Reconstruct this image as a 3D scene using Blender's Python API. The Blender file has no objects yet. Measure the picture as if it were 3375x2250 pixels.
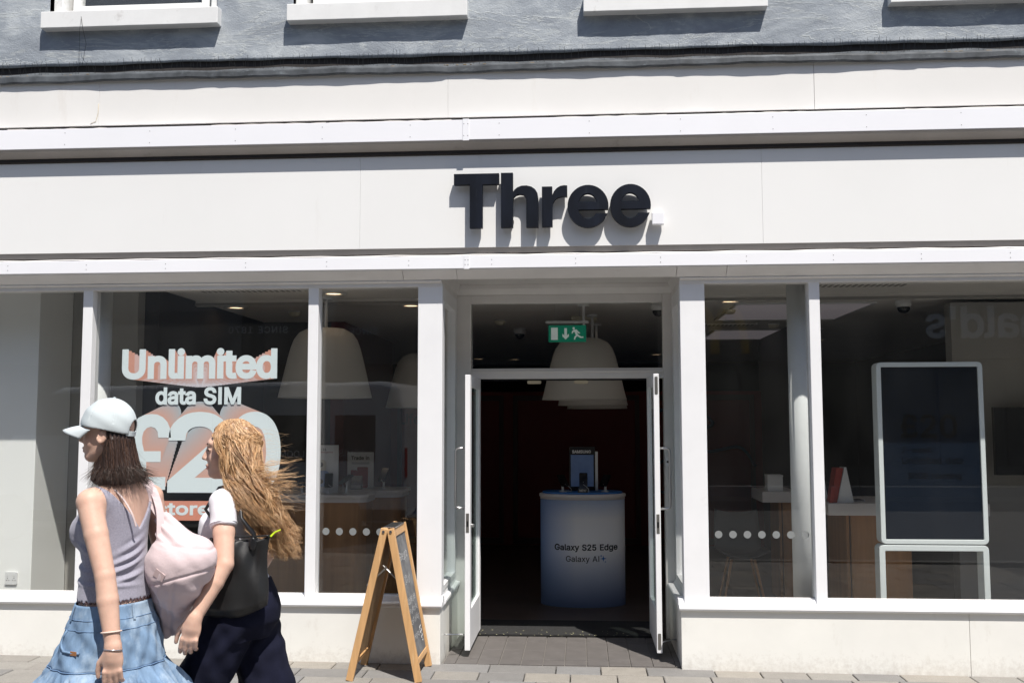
import bpy, bmesh, math, random
import numpy as np
from mathutils import Vector, Matrix
R = math.radians
random.seed(7); rng = np.random.default_rng(7)
scene = bpy.context.scene
COL = scene.collection

# ------------------------------------------------------------------ camera
cam_d = bpy.data.cameras.new('camera'); cam = bpy.data.objects.new('camera', cam_d); COL.objects.link(cam)
cam_d.sensor_width = 36.0; cam_d.lens = 35.0; cam_d.clip_start = 0.05; cam_d.clip_end = 400
_pi, _ya, _ro = R(4.584), R(3.957), R(-0.119)
_f = Vector((-math.sin(_ya)*math.cos(_pi), math.cos(_ya)*math.cos(_pi), math.sin(_pi)))
_r = Vector((math.cos(_ya), math.sin(_ya), 0)); _u = _r.cross(_f)
_r2 = _r*math.cos(_ro)+_u*math.sin(_ro); _u2 = -_r*math.sin(_ro)+_u*math.cos(_ro)
m = Matrix((_r2, _u2, -_f)).transposed().to_4x4(); m.translation = (0, -6.9, 1.65)
cam.matrix_world = m
scene.camera = cam

# ------------------------------------------------------------------ sky, sun, exposure
SUN = Vector((0.251, -0.433, 0.866)).normalized()
w = bpy.data.worlds.new('World'); scene.world = w; w.use_nodes = True
nt = w.node_tree; bg = nt.nodes['Background']
sky = nt.nodes.new('ShaderNodeTexSky'); sky.sky_type = 'NISHITA'; sky.sun_disc = False
sky.sun_elevation = math.asin(SUN.z); sky.sun_rotation = math.atan2(SUN.x, SUN.y)
nt.links.new(sky.outputs[0], bg.inputs[0]); bg.inputs[1].default_value = 0.09
sd = bpy.data.lights.new('sun', 'SUN'); sd.energy = 4.6; sd.angle = R(0.53); sd.color = (1.0, 0.955, 0.89)
sun = bpy.data.objects.new('sun', sd); COL.objects.link(sun)
sun.rotation_euler = SUN.to_track_quat('Z', 'Y').to_euler()
vs = scene.view_settings; vs.view_transform = 'Standard'; vs.look = 'None'; vs.gamma = 1.0; vs.exposure = 0.5
vs.use_curve_mapping = False
scene.render.engine = 'CYCLES'
scene.cycles.use_denoising = True
scene.cycles.max_bounces = 10; scene.cycles.transparent_max_bounces = 24; scene.cycles.diffuse_bounces = 5
scene.cycles.sample_clamp_indirect = 6.0

# ------------------------------------------------------------------ materials
M = {}
def mat(name, col, rough=.5, metal=0., var=None, bump=None, spec=.5, sss=0., coat=0., emit=None, sheen=0., stain=None):
    """var=(scale, amount, stretch) colour mottling; bump=(scale, strength, distance, stretch);
    stain=(colour, scale, threshold, amount) irregular dirt."""
    m = bpy.data.materials.new(name); m.use_nodes = True; n = m.node_tree.nodes; l = m.node_tree.links
    b = n['Principled BSDF']
    b.inputs['Base Color'].default_value = (*col, 1); b.inputs['Roughness'].default_value = rough
    b.inputs['Metallic'].default_value = metal; b.inputs['Specular IOR Level'].default_value = spec
    if sss:
        b.inputs['Subsurface Weight'].default_value = sss
        b.inputs['Subsurface Radius'].default_value = (.012, .005, .003); b.inputs['Subsurface Scale'].default_value = 1
    if coat: b.inputs['Coat Weight'].default_value = coat; b.inputs['Coat Roughness'].default_value = .1
    if sheen: b.inputs['Sheen Weight'].default_value = sheen
    if emit: b.inputs['Emission Color'].default_value = (*emit[0], 1); b.inputs['Emission Strength'].default_value = emit[1]
    tc = n.new('ShaderNodeTexCoord'); cur = None
    def noise(scale, st, detail=6, rough_=.6):
        mp = n.new('ShaderNodeMapping'); mp.inputs['Scale'].default_value = st; l.new(tc.outputs['Object'], mp.inputs[0])
        t = n.new('ShaderNodeTexNoise'); t.inputs['Scale'].default_value = scale; t.inputs['Detail'].default_value = detail
        t.inputs['Roughness'].default_value = rough_
        l.new(mp.outputs[0], t.inputs['Vector']); return t
    if var:
        t = noise(var[0], var[2] if len(var) > 2 else (1, 1, 1))
        r = n.new('ShaderNodeValToRGB'); r.color_ramp.elements[0].position = .3; r.color_ramp.elements[1].position = .7
        a = var[1]
        r.color_ramp.elements[0].color = (*[c*(1-a) for c in col], 1); r.color_ramp.elements[1].color = (*[min(1, c*(1+a)) for c in col], 1)
        l.new(t.outputs['Fac'], r.inputs[0]); cur = r.outputs[0]
    if stain:
        t = noise(stain[1], stain[4] if len(stain) > 4 else (1, 1, 1), 8, .7)
        r = n.new('ShaderNodeMapRange'); r.inputs[1].default_value = stain[2]; r.inputs[2].default_value = stain[2]+.12
        r.inputs[4].default_value = stain[3]; l.new(t.outputs['Fac'], r.inputs[0])
        mx = n.new('ShaderNodeMix'); mx.data_type = 'RGBA'; l.new(r.outputs[0], mx.inputs[0])
        if cur: l.new(cur, mx.inputs[6])
        else: mx.inputs[6].default_value = (*col, 1)
        mx.inputs[7].default_value = (*stain[0], 1); cur = mx.outputs[2]
    if cur: l.new(cur, b.inputs['Base Color'])
    if bump:
        t = noise(bump[0], bump[3] if len(bump) > 3 else (1, 1, 1), 8)
        bp = n.new('ShaderNodeBump'); bp.inputs['Strength'].default_value = bump[1]; bp.inputs['Distance'].default_value = bump[2]
        l.new(t.outputs['Fac'], bp.inputs['Height']); l.new(bp.outputs[0], b.inputs['Normal'])
    M[name] = m; return m

def glass(name, tint, f0=.045, rough=0.):
    m = bpy.data.materials.new(name); m.use_nodes = True; n = m.node_tree.nodes; l = m.node_tree.links
    n.remove(n['Principled BSDF']); out = n['Material Output']
    tr = n.new('ShaderNodeBsdfTransparent'); tr.inputs[0].default_value = (*tint, 1)
    gl = n.new('ShaderNodeBsdfGlossy'); gl.inputs['Roughness'].default_value = rough; gl.inputs[0].default_value = (1, 1, 1, 1)
    lw = n.new('ShaderNodeLayerWeight'); lw.inputs[0].default_value = .5
    p = n.new('ShaderNodeMath'); p.operation = 'POWER'; p.inputs[1].default_value = 5; l.new(lw.outputs['Facing'], p.inputs[0])
    ma = n.new('ShaderNodeMath'); ma.operation = 'MULTIPLY_ADD'; ma.inputs[1].default_value = 1-f0; ma.inputs[2].default_value = f0
    l.new(p.outputs[0], ma.inputs[0])
    mx = n.new('ShaderNodeMixShader'); l.new(ma.outputs[0], mx.inputs[0]); l.new(tr.outputs[0], mx.inputs[1]); l.new(gl.outputs[0], mx.inputs[2])
    df = n.new('ShaderNodeBsdfDiffuse'); df.inputs[0].default_value = (.8, .8, .78, 1); m2 = n.new('ShaderNodeMixShader')      # film of street dust, put in as a hazy veil on the panes
    tc = n.new('ShaderNodeTexCoord'); mp = n.new('ShaderNodeMapping'); mp.inputs['Scale'].default_value = (1, 1, .45); l.new(tc.outputs['Object'], mp.inputs[0]); tx = n.new('ShaderNodeTexNoise'); tx.inputs['Scale'].default_value = 3.5; tx.inputs['Detail'].default_value = 8; l.new(mp.outputs[0], tx.inputs['Vector'])
    mr = n.new('ShaderNodeMapRange'); mr.inputs[1].default_value = .3; mr.inputs[2].default_value = .75; mr.inputs[3].default_value = .001; mr.inputs[4].default_value = .0055; l.new(tx.outputs['Fac'], mr.inputs[0])
    l.new(mr.outputs[0], m2.inputs[0]); l.new(mx.outputs[0], m2.inputs[1]); l.new(df.outputs[0], m2.inputs[2])
    l.new(m2.outputs[0], out.inputs[0]); M[name] = m; return m

mat('white_paint', (.77, .77, .78), .42, var=(3, .03), bump=(60, .06, .002, (1, 1, .12)), stain=((.5, .47, .43), 5, .62, .28))
mat('riser_paint', (.75, .74, .70), .45, var=(2.2, .04), bump=(18, .10, .003), stain=((.40, .34, .28), 5, .60, .25, (1, 1, .45)))
mat('cream_panel', (.74, .725, .70), .45, var=(1.2, .03), bump=(3, .05, .01), stain=((.50, .43, .35), 3.0, .60, .20, (1, 1, .25)))
mat('fascia_panel', (.78, .778, .768), .38, var=(.9, .02), bump=(2, .04, .01), stain=((.48, .44, .40), 3.4, .62, .15, (1.4, 1, .22)))
mat('board_white', (.82, .82, .85), .35, var=(1.5, .02), bump=(2, .03, .01))
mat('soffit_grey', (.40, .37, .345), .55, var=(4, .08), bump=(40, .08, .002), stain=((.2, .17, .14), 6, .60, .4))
mat('shopfront_trim', (.72, .70, .68), .45, var=(4, .05), bump=(50, .06, .002), stain=((.4, .35, .3), 6, .64, .35))
mat('dark_gap', (.035, .03, .028), .9)
mat('lead', (.075, .082, .09), .6, .0, var=(9, .45), bump=(40, .4, .004), stain=((.24, .28, .30), 22, .58, .45, (.5, 1, 1)), spec=.3)
mat('debris', (.22, .16, .09), .9, var=(30, .4))
mat('steel', (.55, .55, .55), .28, 1.0)
mat('dull_metal', (.30, .29, .27), .4, .9, var=(20, .2))
mat('black_metal', (.02, .02, .022), .45, .5)
mat('sign_navy', (.005, .007, .013), .5, var=(8, .5, (1, 1, .3)), spec=.2, stain=((.05, .06, .075), 12, .62, .3, (3, 3, .3)))
mat('window_dark', (.02, .022, .025), .2)
glass('glass', (.975, .982, .978), .036)
glass('glass_door', (.82, .88, .86), .05)

# weathered grey painted render with ridges of old paint
def render_mat():
    m = mat('grey_render', (.27, .30, .34), .72)
    n = m.node_tree.nodes; l = m.node_tree.links; b = n['Principled BSDF']; tc = n.new('ShaderNodeTexCoord')
    def nz(s, st, d=8, r=.6, dist=0):
        mp = n.new('ShaderNodeMapping'); mp.inputs['Scale'].default_value = st; l.new(tc.outputs['Object'], mp.inputs[0])
        t = n.new('ShaderNodeTexNoise'); t.inputs['Scale'].default_value = s; t.inputs['Detail'].default_value = d
        t.inputs['Roughness'].default_value = r; t.inputs['Distortion'].default_value = dist; l.new(mp.outputs[0], t.inputs['Vector']); return t
    t1 = nz(2.2, (1, 1, 2.0), 9, .66, .6); r1 = n.new('ShaderNodeValToRGB')
    e = r1.color_ramp.elements; e[0].position = .36; e[0].color = (.235, .26, .295, 1); e[1].position = .66; e[1].color = (.46, .49, .51, 1)
    e2 = r1.color_ramp.elements.new(.5); e2.color = (.30, .33, .365, 1)
    l.new(t1.outputs['Fac'], r1.inputs[0])
    t2 = nz(5, (.6, 1, 3.5), 9, .7, 1.2); r2 = n.new('ShaderNodeMapRange'); r2.inputs[1].default_value = .56; r2.inputs[2].default_value = .70; r2.inputs[4].default_value = .7
    l.new(t2.outputs['Fac'], r2.inputs[0])
    mx = n.new('ShaderNodeMix'); mx.data_type = 'RGBA'; l.new(r2.outputs[0], mx.inputs[0]); l.new(r1.outputs[0], mx.inputs[6]); mx.inputs[7].default_value = (.56, .59, .58, 1)
    t5 = nz(1.5, (.55, 1, 2.6), 10, .62, .5); su = n.new('ShaderNodeMath'); su.operation = 'SUBTRACT'; su.inputs[1].default_value = .5; l.new(t5.outputs['Fac'], su.inputs[0])
    ab = n.new('ShaderNodeMath'); ab.operation = 'ABSOLUTE'; l.new(su.outputs[0], ab.inputs[0]); rg = n.new('ShaderNodeMapRange'); rg.inputs[1].default_value = .009; rg.inputs[2].default_value = .0; l.new(ab.outputs[0], rg.inputs[0])
    mx2 = n.new('ShaderNodeMix'); mx2.data_type = 'RGBA'; ml = n.new('ShaderNodeMath'); ml.operation = 'MULTIPLY'; ml.inputs[1].default_value = .6; l.new(rg.outputs[0], ml.inputs[0]); l.new(ml.outputs[0], mx2.inputs[0]); l.new(mx.outputs[2], mx2.inputs[6]); mx2.inputs[7].default_value = (.60, .63, .62, 1)
    l.new(mx2.outputs[2], b.inputs['Base Color'])
    t3 = nz(85, (1, 1, 1), 6, .75); t4 = nz(4.5, (.9, 1, 1.3), 9, .62, .3)
    ad = n.new('ShaderNodeMath'); ad.operation = 'MULTIPLY_ADD'; ad.inputs[1].default_value = .45; l.new(t3.outputs['Fac'], ad.inputs[0]); l.new(t4.outputs['Fac'], ad.inputs[2])
    bp = n.new('ShaderNodeBump'); bp.inputs['Strength'].default_value = .5; bp.inputs['Distance'].default_value = .02
    ad2 = n.new('ShaderNodeMath'); ad2.operation = 'MULTIPLY_ADD'; ad2.inputs[1].default_value = .25; l.new(rg.outputs[0], ad2.inputs[0]); l.new(ad.outputs[0], ad2.inputs[2])
    l.new(ad2.outputs[0], bp.inputs['Height']); l.new(bp.outputs[0], b.inputs['Normal'])
render_mat()
def splash_dirt(name, top):
    """grime kicked up along the foot of a wall: speckles that thin out with height"""
    m = M[name]; n = m.node_tree.nodes; l = m.node_tree.links; b = n['Principled BSDF']; src = b.inputs['Base Color'].links[0].from_socket
    tc = n.new('ShaderNodeTexCoord'); sx = n.new('ShaderNodeSeparateXYZ'); l.new(tc.outputs['Object'], sx.inputs[0]); t = n.new('ShaderNodeTexNoise'); t.inputs['Scale'].default_value = 26; t.inputs['Detail'].default_value = 10; t.inputs['Roughness'].default_value = .75; l.new(tc.outputs['Object'], t.inputs['Vector'])
    r = n.new('ShaderNodeMapRange'); r.inputs[1].default_value = -.04; r.inputs[2].default_value = top; r.inputs[3].default_value = .22; r.inputs[4].default_value = -.12; l.new(sx.outputs['Z'], r.inputs[0])
    ad = n.new('ShaderNodeMath'); ad.operation = 'ADD'; l.new(t.outputs['Fac'], ad.inputs[0]); l.new(r.outputs[0], ad.inputs[1])
    k = n.new('ShaderNodeMapRange'); k.inputs[1].default_value = .50; k.inputs[2].default_value = .78; k.inputs[4].default_value = .40; l.new(ad.outputs[0], k.inputs[0])
    mx = n.new('ShaderNodeMix'); mx.data_type = 'RGBA'; l.new(k.outputs[0], mx.inputs[0]); l.new(src, mx.inputs[6]); mx.inputs[7].default_value = (.36, .31, .26, 1); l.new(mx.outputs[2], b.inputs['Base Color'])
splash_dirt('riser_paint', .16)

# ------------------------------------------------------------------ mesh helpers
class MB:
    def __init__(s): s.v = []; s.f = []
    def add(s, v, f):
        o = len(s.v); s.v += [tuple(p) for p in v]; s.f += [tuple(i+o for i in q) for q in f]; return s
    def box(s, x0, x1, y0, y1, z0, z1):
        v = [(x0,y0,z0),(x1,y0,z0),(x1,y1,z0),(x0,y1,z0),(x0,y0,z1),(x1,y0,z1),(x1,y1,z1),(x0,y1,z1)]
        return s.add(v, [(0,3,2,1),(4,5,6,7),(0,1,5,4),(1,2,6,5),(2,3,7,6),(3,0,4,7)])
    def prism(s, poly, axis, a, b):
        """poly of 2-D points extruded along axis from a to b. axis x: (y,z); y: (x,z); z: (x,y)."""
        n = len(poly); P = []
        for t in (a, b):
            for p in poly: P.append({'x': (t,p[0],p[1]), 'y': (p[0],t,p[1]), 'z': (p[0],p[1],t)}[axis])
        return s.add(P, [tuple(range(n))[::-1], tuple(range(n, 2*n))]+[(i,(i+1)%n,(i+1)%n+n,i+n) for i in range(n)])
    def tube(s, pts, r, n=8, cap=True):
        pts = [Vector(p) for p in pts]; rs = r if hasattr(r, '__len__') else [r]*len(pts); V = []; F = []
        t = (pts[1]-pts[0]).normalized(); u = t.orthogonal().normalized()
        for i, p in enumerate(pts):
            a = pts[max(i-1,0)]; b = pts[min(i+1,len(pts)-1)]; t = (b-a).normalized()
            u = (u-t*u.dot(t)); u = u.normalized() if u.length > 1e-6 else t.orthogonal().normalized()
            w_ = t.cross(u)
            for k in range(n):
                an = 2*math.pi*k/n; V.append(p+(u*math.cos(an)+w_*math.sin(an))*rs[i])
        for i in range(len(pts)-1):
            for k in range(n): F.append((i*n+k, i*n+(k+1)%n, (i+1)*n+(k+1)%n, (i+1)*n+k))
        if cap: F.append(tuple(range(n))[::-1]); F.append(tuple(range((len(pts)-1)*n, len(pts)*n)))
        return s.add(V, F)
    def lathe(s, prof, c=(0,0,0), n=32, sx=1, sy=1, caps=True):
        V = []; F = []
        for r, z in prof:
            for k in range(n): a = 2*math.pi*k/n; V.append((c[0]+r*sx*math.cos(a), c[1]+r*sy*math.sin(a), c[2]+z))
        for i in range(len(prof)-1):
            for k in range(n): F.append((i*n+k, i*n+(k+1)%n, (i+1)*n+(k+1)%n, (i+1)*n+k))
        if caps: F.append(tuple(range(n))[::-1]); F.append(tuple(range((len(prof)-1)*n, len(prof)*n)))
        return s.add(V, F)
    def mesh(s, name, smooth=False):
        me = bpy.data.meshes.new(name); me.from_pydata(s.v, [], s.f); me.validate()
        bm = bmesh.new(); bm.from_mesh(me); bmesh.ops.recalc_face_normals(bm, faces=bm.faces); bm.to_mesh(me); bm.free()
        if smooth: me.polygons.foreach_set('use_smooth', [True]*len(me.polygons))
        return me
    def build(s, name, m, parent=None, bevel=0., smooth=False):
        return link(name, s.mesh(name, smooth), m, parent, bevel, smooth)

def wm(o): return ((wm(o.parent) @ o.matrix_parent_inverse) if o.parent else Matrix()) @ o.matrix_basis
def link(name, me, m, parent=None, bevel=0., smooth=False):
    o = bpy.data.objects.new(name, me); COL.objects.link(o)
    if m and not me.materials: me.materials.append(M[m] if isinstance(m, str) else m)
    if parent: o.parent = parent; o.matrix_parent_inverse = wm(parent).inverted()
    if bevel:
        b = o.modifiers.new('bevel', 'BEVEL'); b.width = bevel; b.segments = 2; b.limit_method = 'ANGLE'
    return o
def tag(o, label=None, cat=None, group=None, kind=None):
    if label: o['label'] = label
    if cat: o['category'] = cat
    if group: o['group'] = group
    if kind: o['kind'] = kind
    return o
def thing(name, label, cat, loc=(0,0,0), group=None):
    o = bpy.data.objects.new(name, None); COL.objects.link(o); o.location = loc; o.empty_display_size = .1
    return tag(o, label, cat, group)
def box(name, b, m, parent=None, bevel=0.): return MB().box(*b).build(name, m, parent, bevel)
def rbox(x0, x1, z0, z1, r, n=6):             # rounded rectangle outline, x-z
    P = []
    for cx, cz, a0 in ((x1-r,z1-r,0),(x0+r,z1-r,90),(x0+r,z0+r,180),(x1-r,z0+r,270)):
        for k in range(n+1): a = R(a0+90*k/n); P.append((cx+r*math.cos(a), cz+r*math.sin(a)))
    return P

# ------------------------------------------------------------------ lettering
GLYPHS = {}
def _load():
    for item in GLY.split(';'):
        ch = item[0]; parts = item[1:].split('|')
        GLYPHS[ch] = (int(parts[0]), [[tuple(int(q) for q in p.split(',')) for p in lp.split(' ')] for lp in parts[1:]])
from mathutils.geometry import delaunay_2d_cdt
def _area(l): return sum(a[0]*b[1]-b[0]*a[1] for a, b in zip(l, l[1:]+l[:1]))/2
def _offset(l, d):
    n = len(l); out = []
    for i in range(n):
        p, q, r = l[i-1], l[i], l[(i+1) % n]
        e1 = (q[0]-p[0], q[1]-p[1]); e2 = (r[0]-q[0], r[1]-q[1]); k1 = math.hypot(*e1) or 1e-9; k2 = math.hypot(*e2) or 1e-9
        n1 = (e1[1]/k1, -e1[0]/k1); n2 = (e2[1]/k2, -e2[0]/k2); c = max(.45, 1+n1[0]*n2[0]+n1[1]*n2[1])
        out.append((q[0]+(n1[0]+n2[0])/c*d, q[1]+(n1[1]+n2[1])/c*d))
    return out
def loops_to_mesh(name, loops, extrude=0., offset=0.):
    """fills outlines (holes run the other way round) in the x-z plane facing -y, optionally thickened"""
    loops = [[p for i, p in enumerate(l) if math.dist(p, l[i-1]) > 1e-7] for l in loops]
    big = max(loops, key=lambda l: abs(_area(l))); sg = 1 if _area(big) > 0 else -1
    if offset: loops = [_offset(l, offset*sg) for l in loops]
    vs_, fs, o = [], [], 0
    for l in loops: vs_ += [Vector(p) for p in l]; fs.append(list(range(o, o+len(l)))); o += len(l)
    V, _, F, _, _, _ = delaunay_2d_cdt(vs_, [], fs, 1, 1e-7)
    C = np.array([[sum(V[i].x for i in f)/3, sum(V[i].y for i in f)/3] for f in F]); wn = np.zeros(len(F), int)
    for l in loops:
        A = np.array(l); Bq = np.roll(A, -1, 0)
        for lo_ in range(0, len(C), 4000):
            c = C[lo_:lo_+4000, None]; u = A[None]-c; v = Bq[None]-c; cr = u[...,0]*v[...,1]-u[...,1]*v[...,0]
            wn[lo_:lo_+4000] += ((u[...,1] <= 0) & (v[...,1] > 0) & (cr > 0)).sum(1)-((u[...,1] > 0) & (v[...,1] <= 0) & (cr < 0)).sum(1)
    F = [tuple(f) for f, w_ in zip(F, wn) if w_ != 0]
    V2 = [(v.x, -extrude, v.y) for v in V]; F2 = [f for f in F]
    if extrude:
        n = len(V); V2 += [(v.x, extrude, v.y) for v in V]; F2 += [tuple(i+n for i in f[::-1]) for f in F]; ec = {}
        for f in F:
            for a, b in zip(f, f[1:]+f[:1]): ec[(a, b)] = 1
        F2 += [(b, a, a+n, b+n) for (a, b) in ec if (b, a) not in ec]
    me = bpy.data.meshes.new(name); me.from_pydata(V2, [], F2); me.update(); return me
def word_loops(txt, slant=0., track=0.):
    x = 0; out = []
    for ch in txt:
        if ch == ' ': x += 250+track; continue
        adv, L = GLYPHS[ch]
        for lp in L: out.append([((px+x+py*slant)/1000, py/1000) for px, py in lp])
        x += adv+track
    return out
def fit(loops, x0, x1, z0, z1=None):
    xs = [p[0] for l in loops for p in l]; zs = [p[1] for l in loops for p in l]
    a, b, c, d = min(xs), max(xs), min(zs), max(zs); sx = (x1-x0)/(b-a); sz = (z1-z0)/(d-c) if z1 is not None else sx
    return [[(x0+(p[0]-a)*sx, z0+((p[1]-c) if z1 is not None else p[1])*sz) for p in l] for l in loops]
def lettering(name, txt, x0, x1, z0, y, m, parent, z1=None, bold=0., flip=False, slant=0., extrude=0.0004, track=0):
    words = txt.split(' '); L = fit(word_loops(txt, slant, track), x0, x1, z0, z1); k = 0; outs = []
    for wd in words:
        n = sum(len(GLYPHS[c][1]) for c in wd); me = loops_to_mesh(name, L[k:k+n], extrude, bold*(x1-x0)/max(len(txt), 1)); k += n
        co = np.empty(len(me.vertices)*3); me.vertices.foreach_get('co', co); co = co.reshape(-1, 3)
        if flip: co[:,0] = x0+x1-co[:,0]; co[:,1] *= -1
        co[:,1] += y; me.vertices.foreach_set('co', co.ravel()); outs.append(link(name, me, m, parent))
    return outs
def by_word(txt, track=0):
    L = word_loops(txt, 0, track); k = 0; out = []
    for wd in txt.split(' '): n = sum(len(GLYPHS[c][1]) for c in wd); out.append((k, k+n)); k += n
    return L, out
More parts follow.
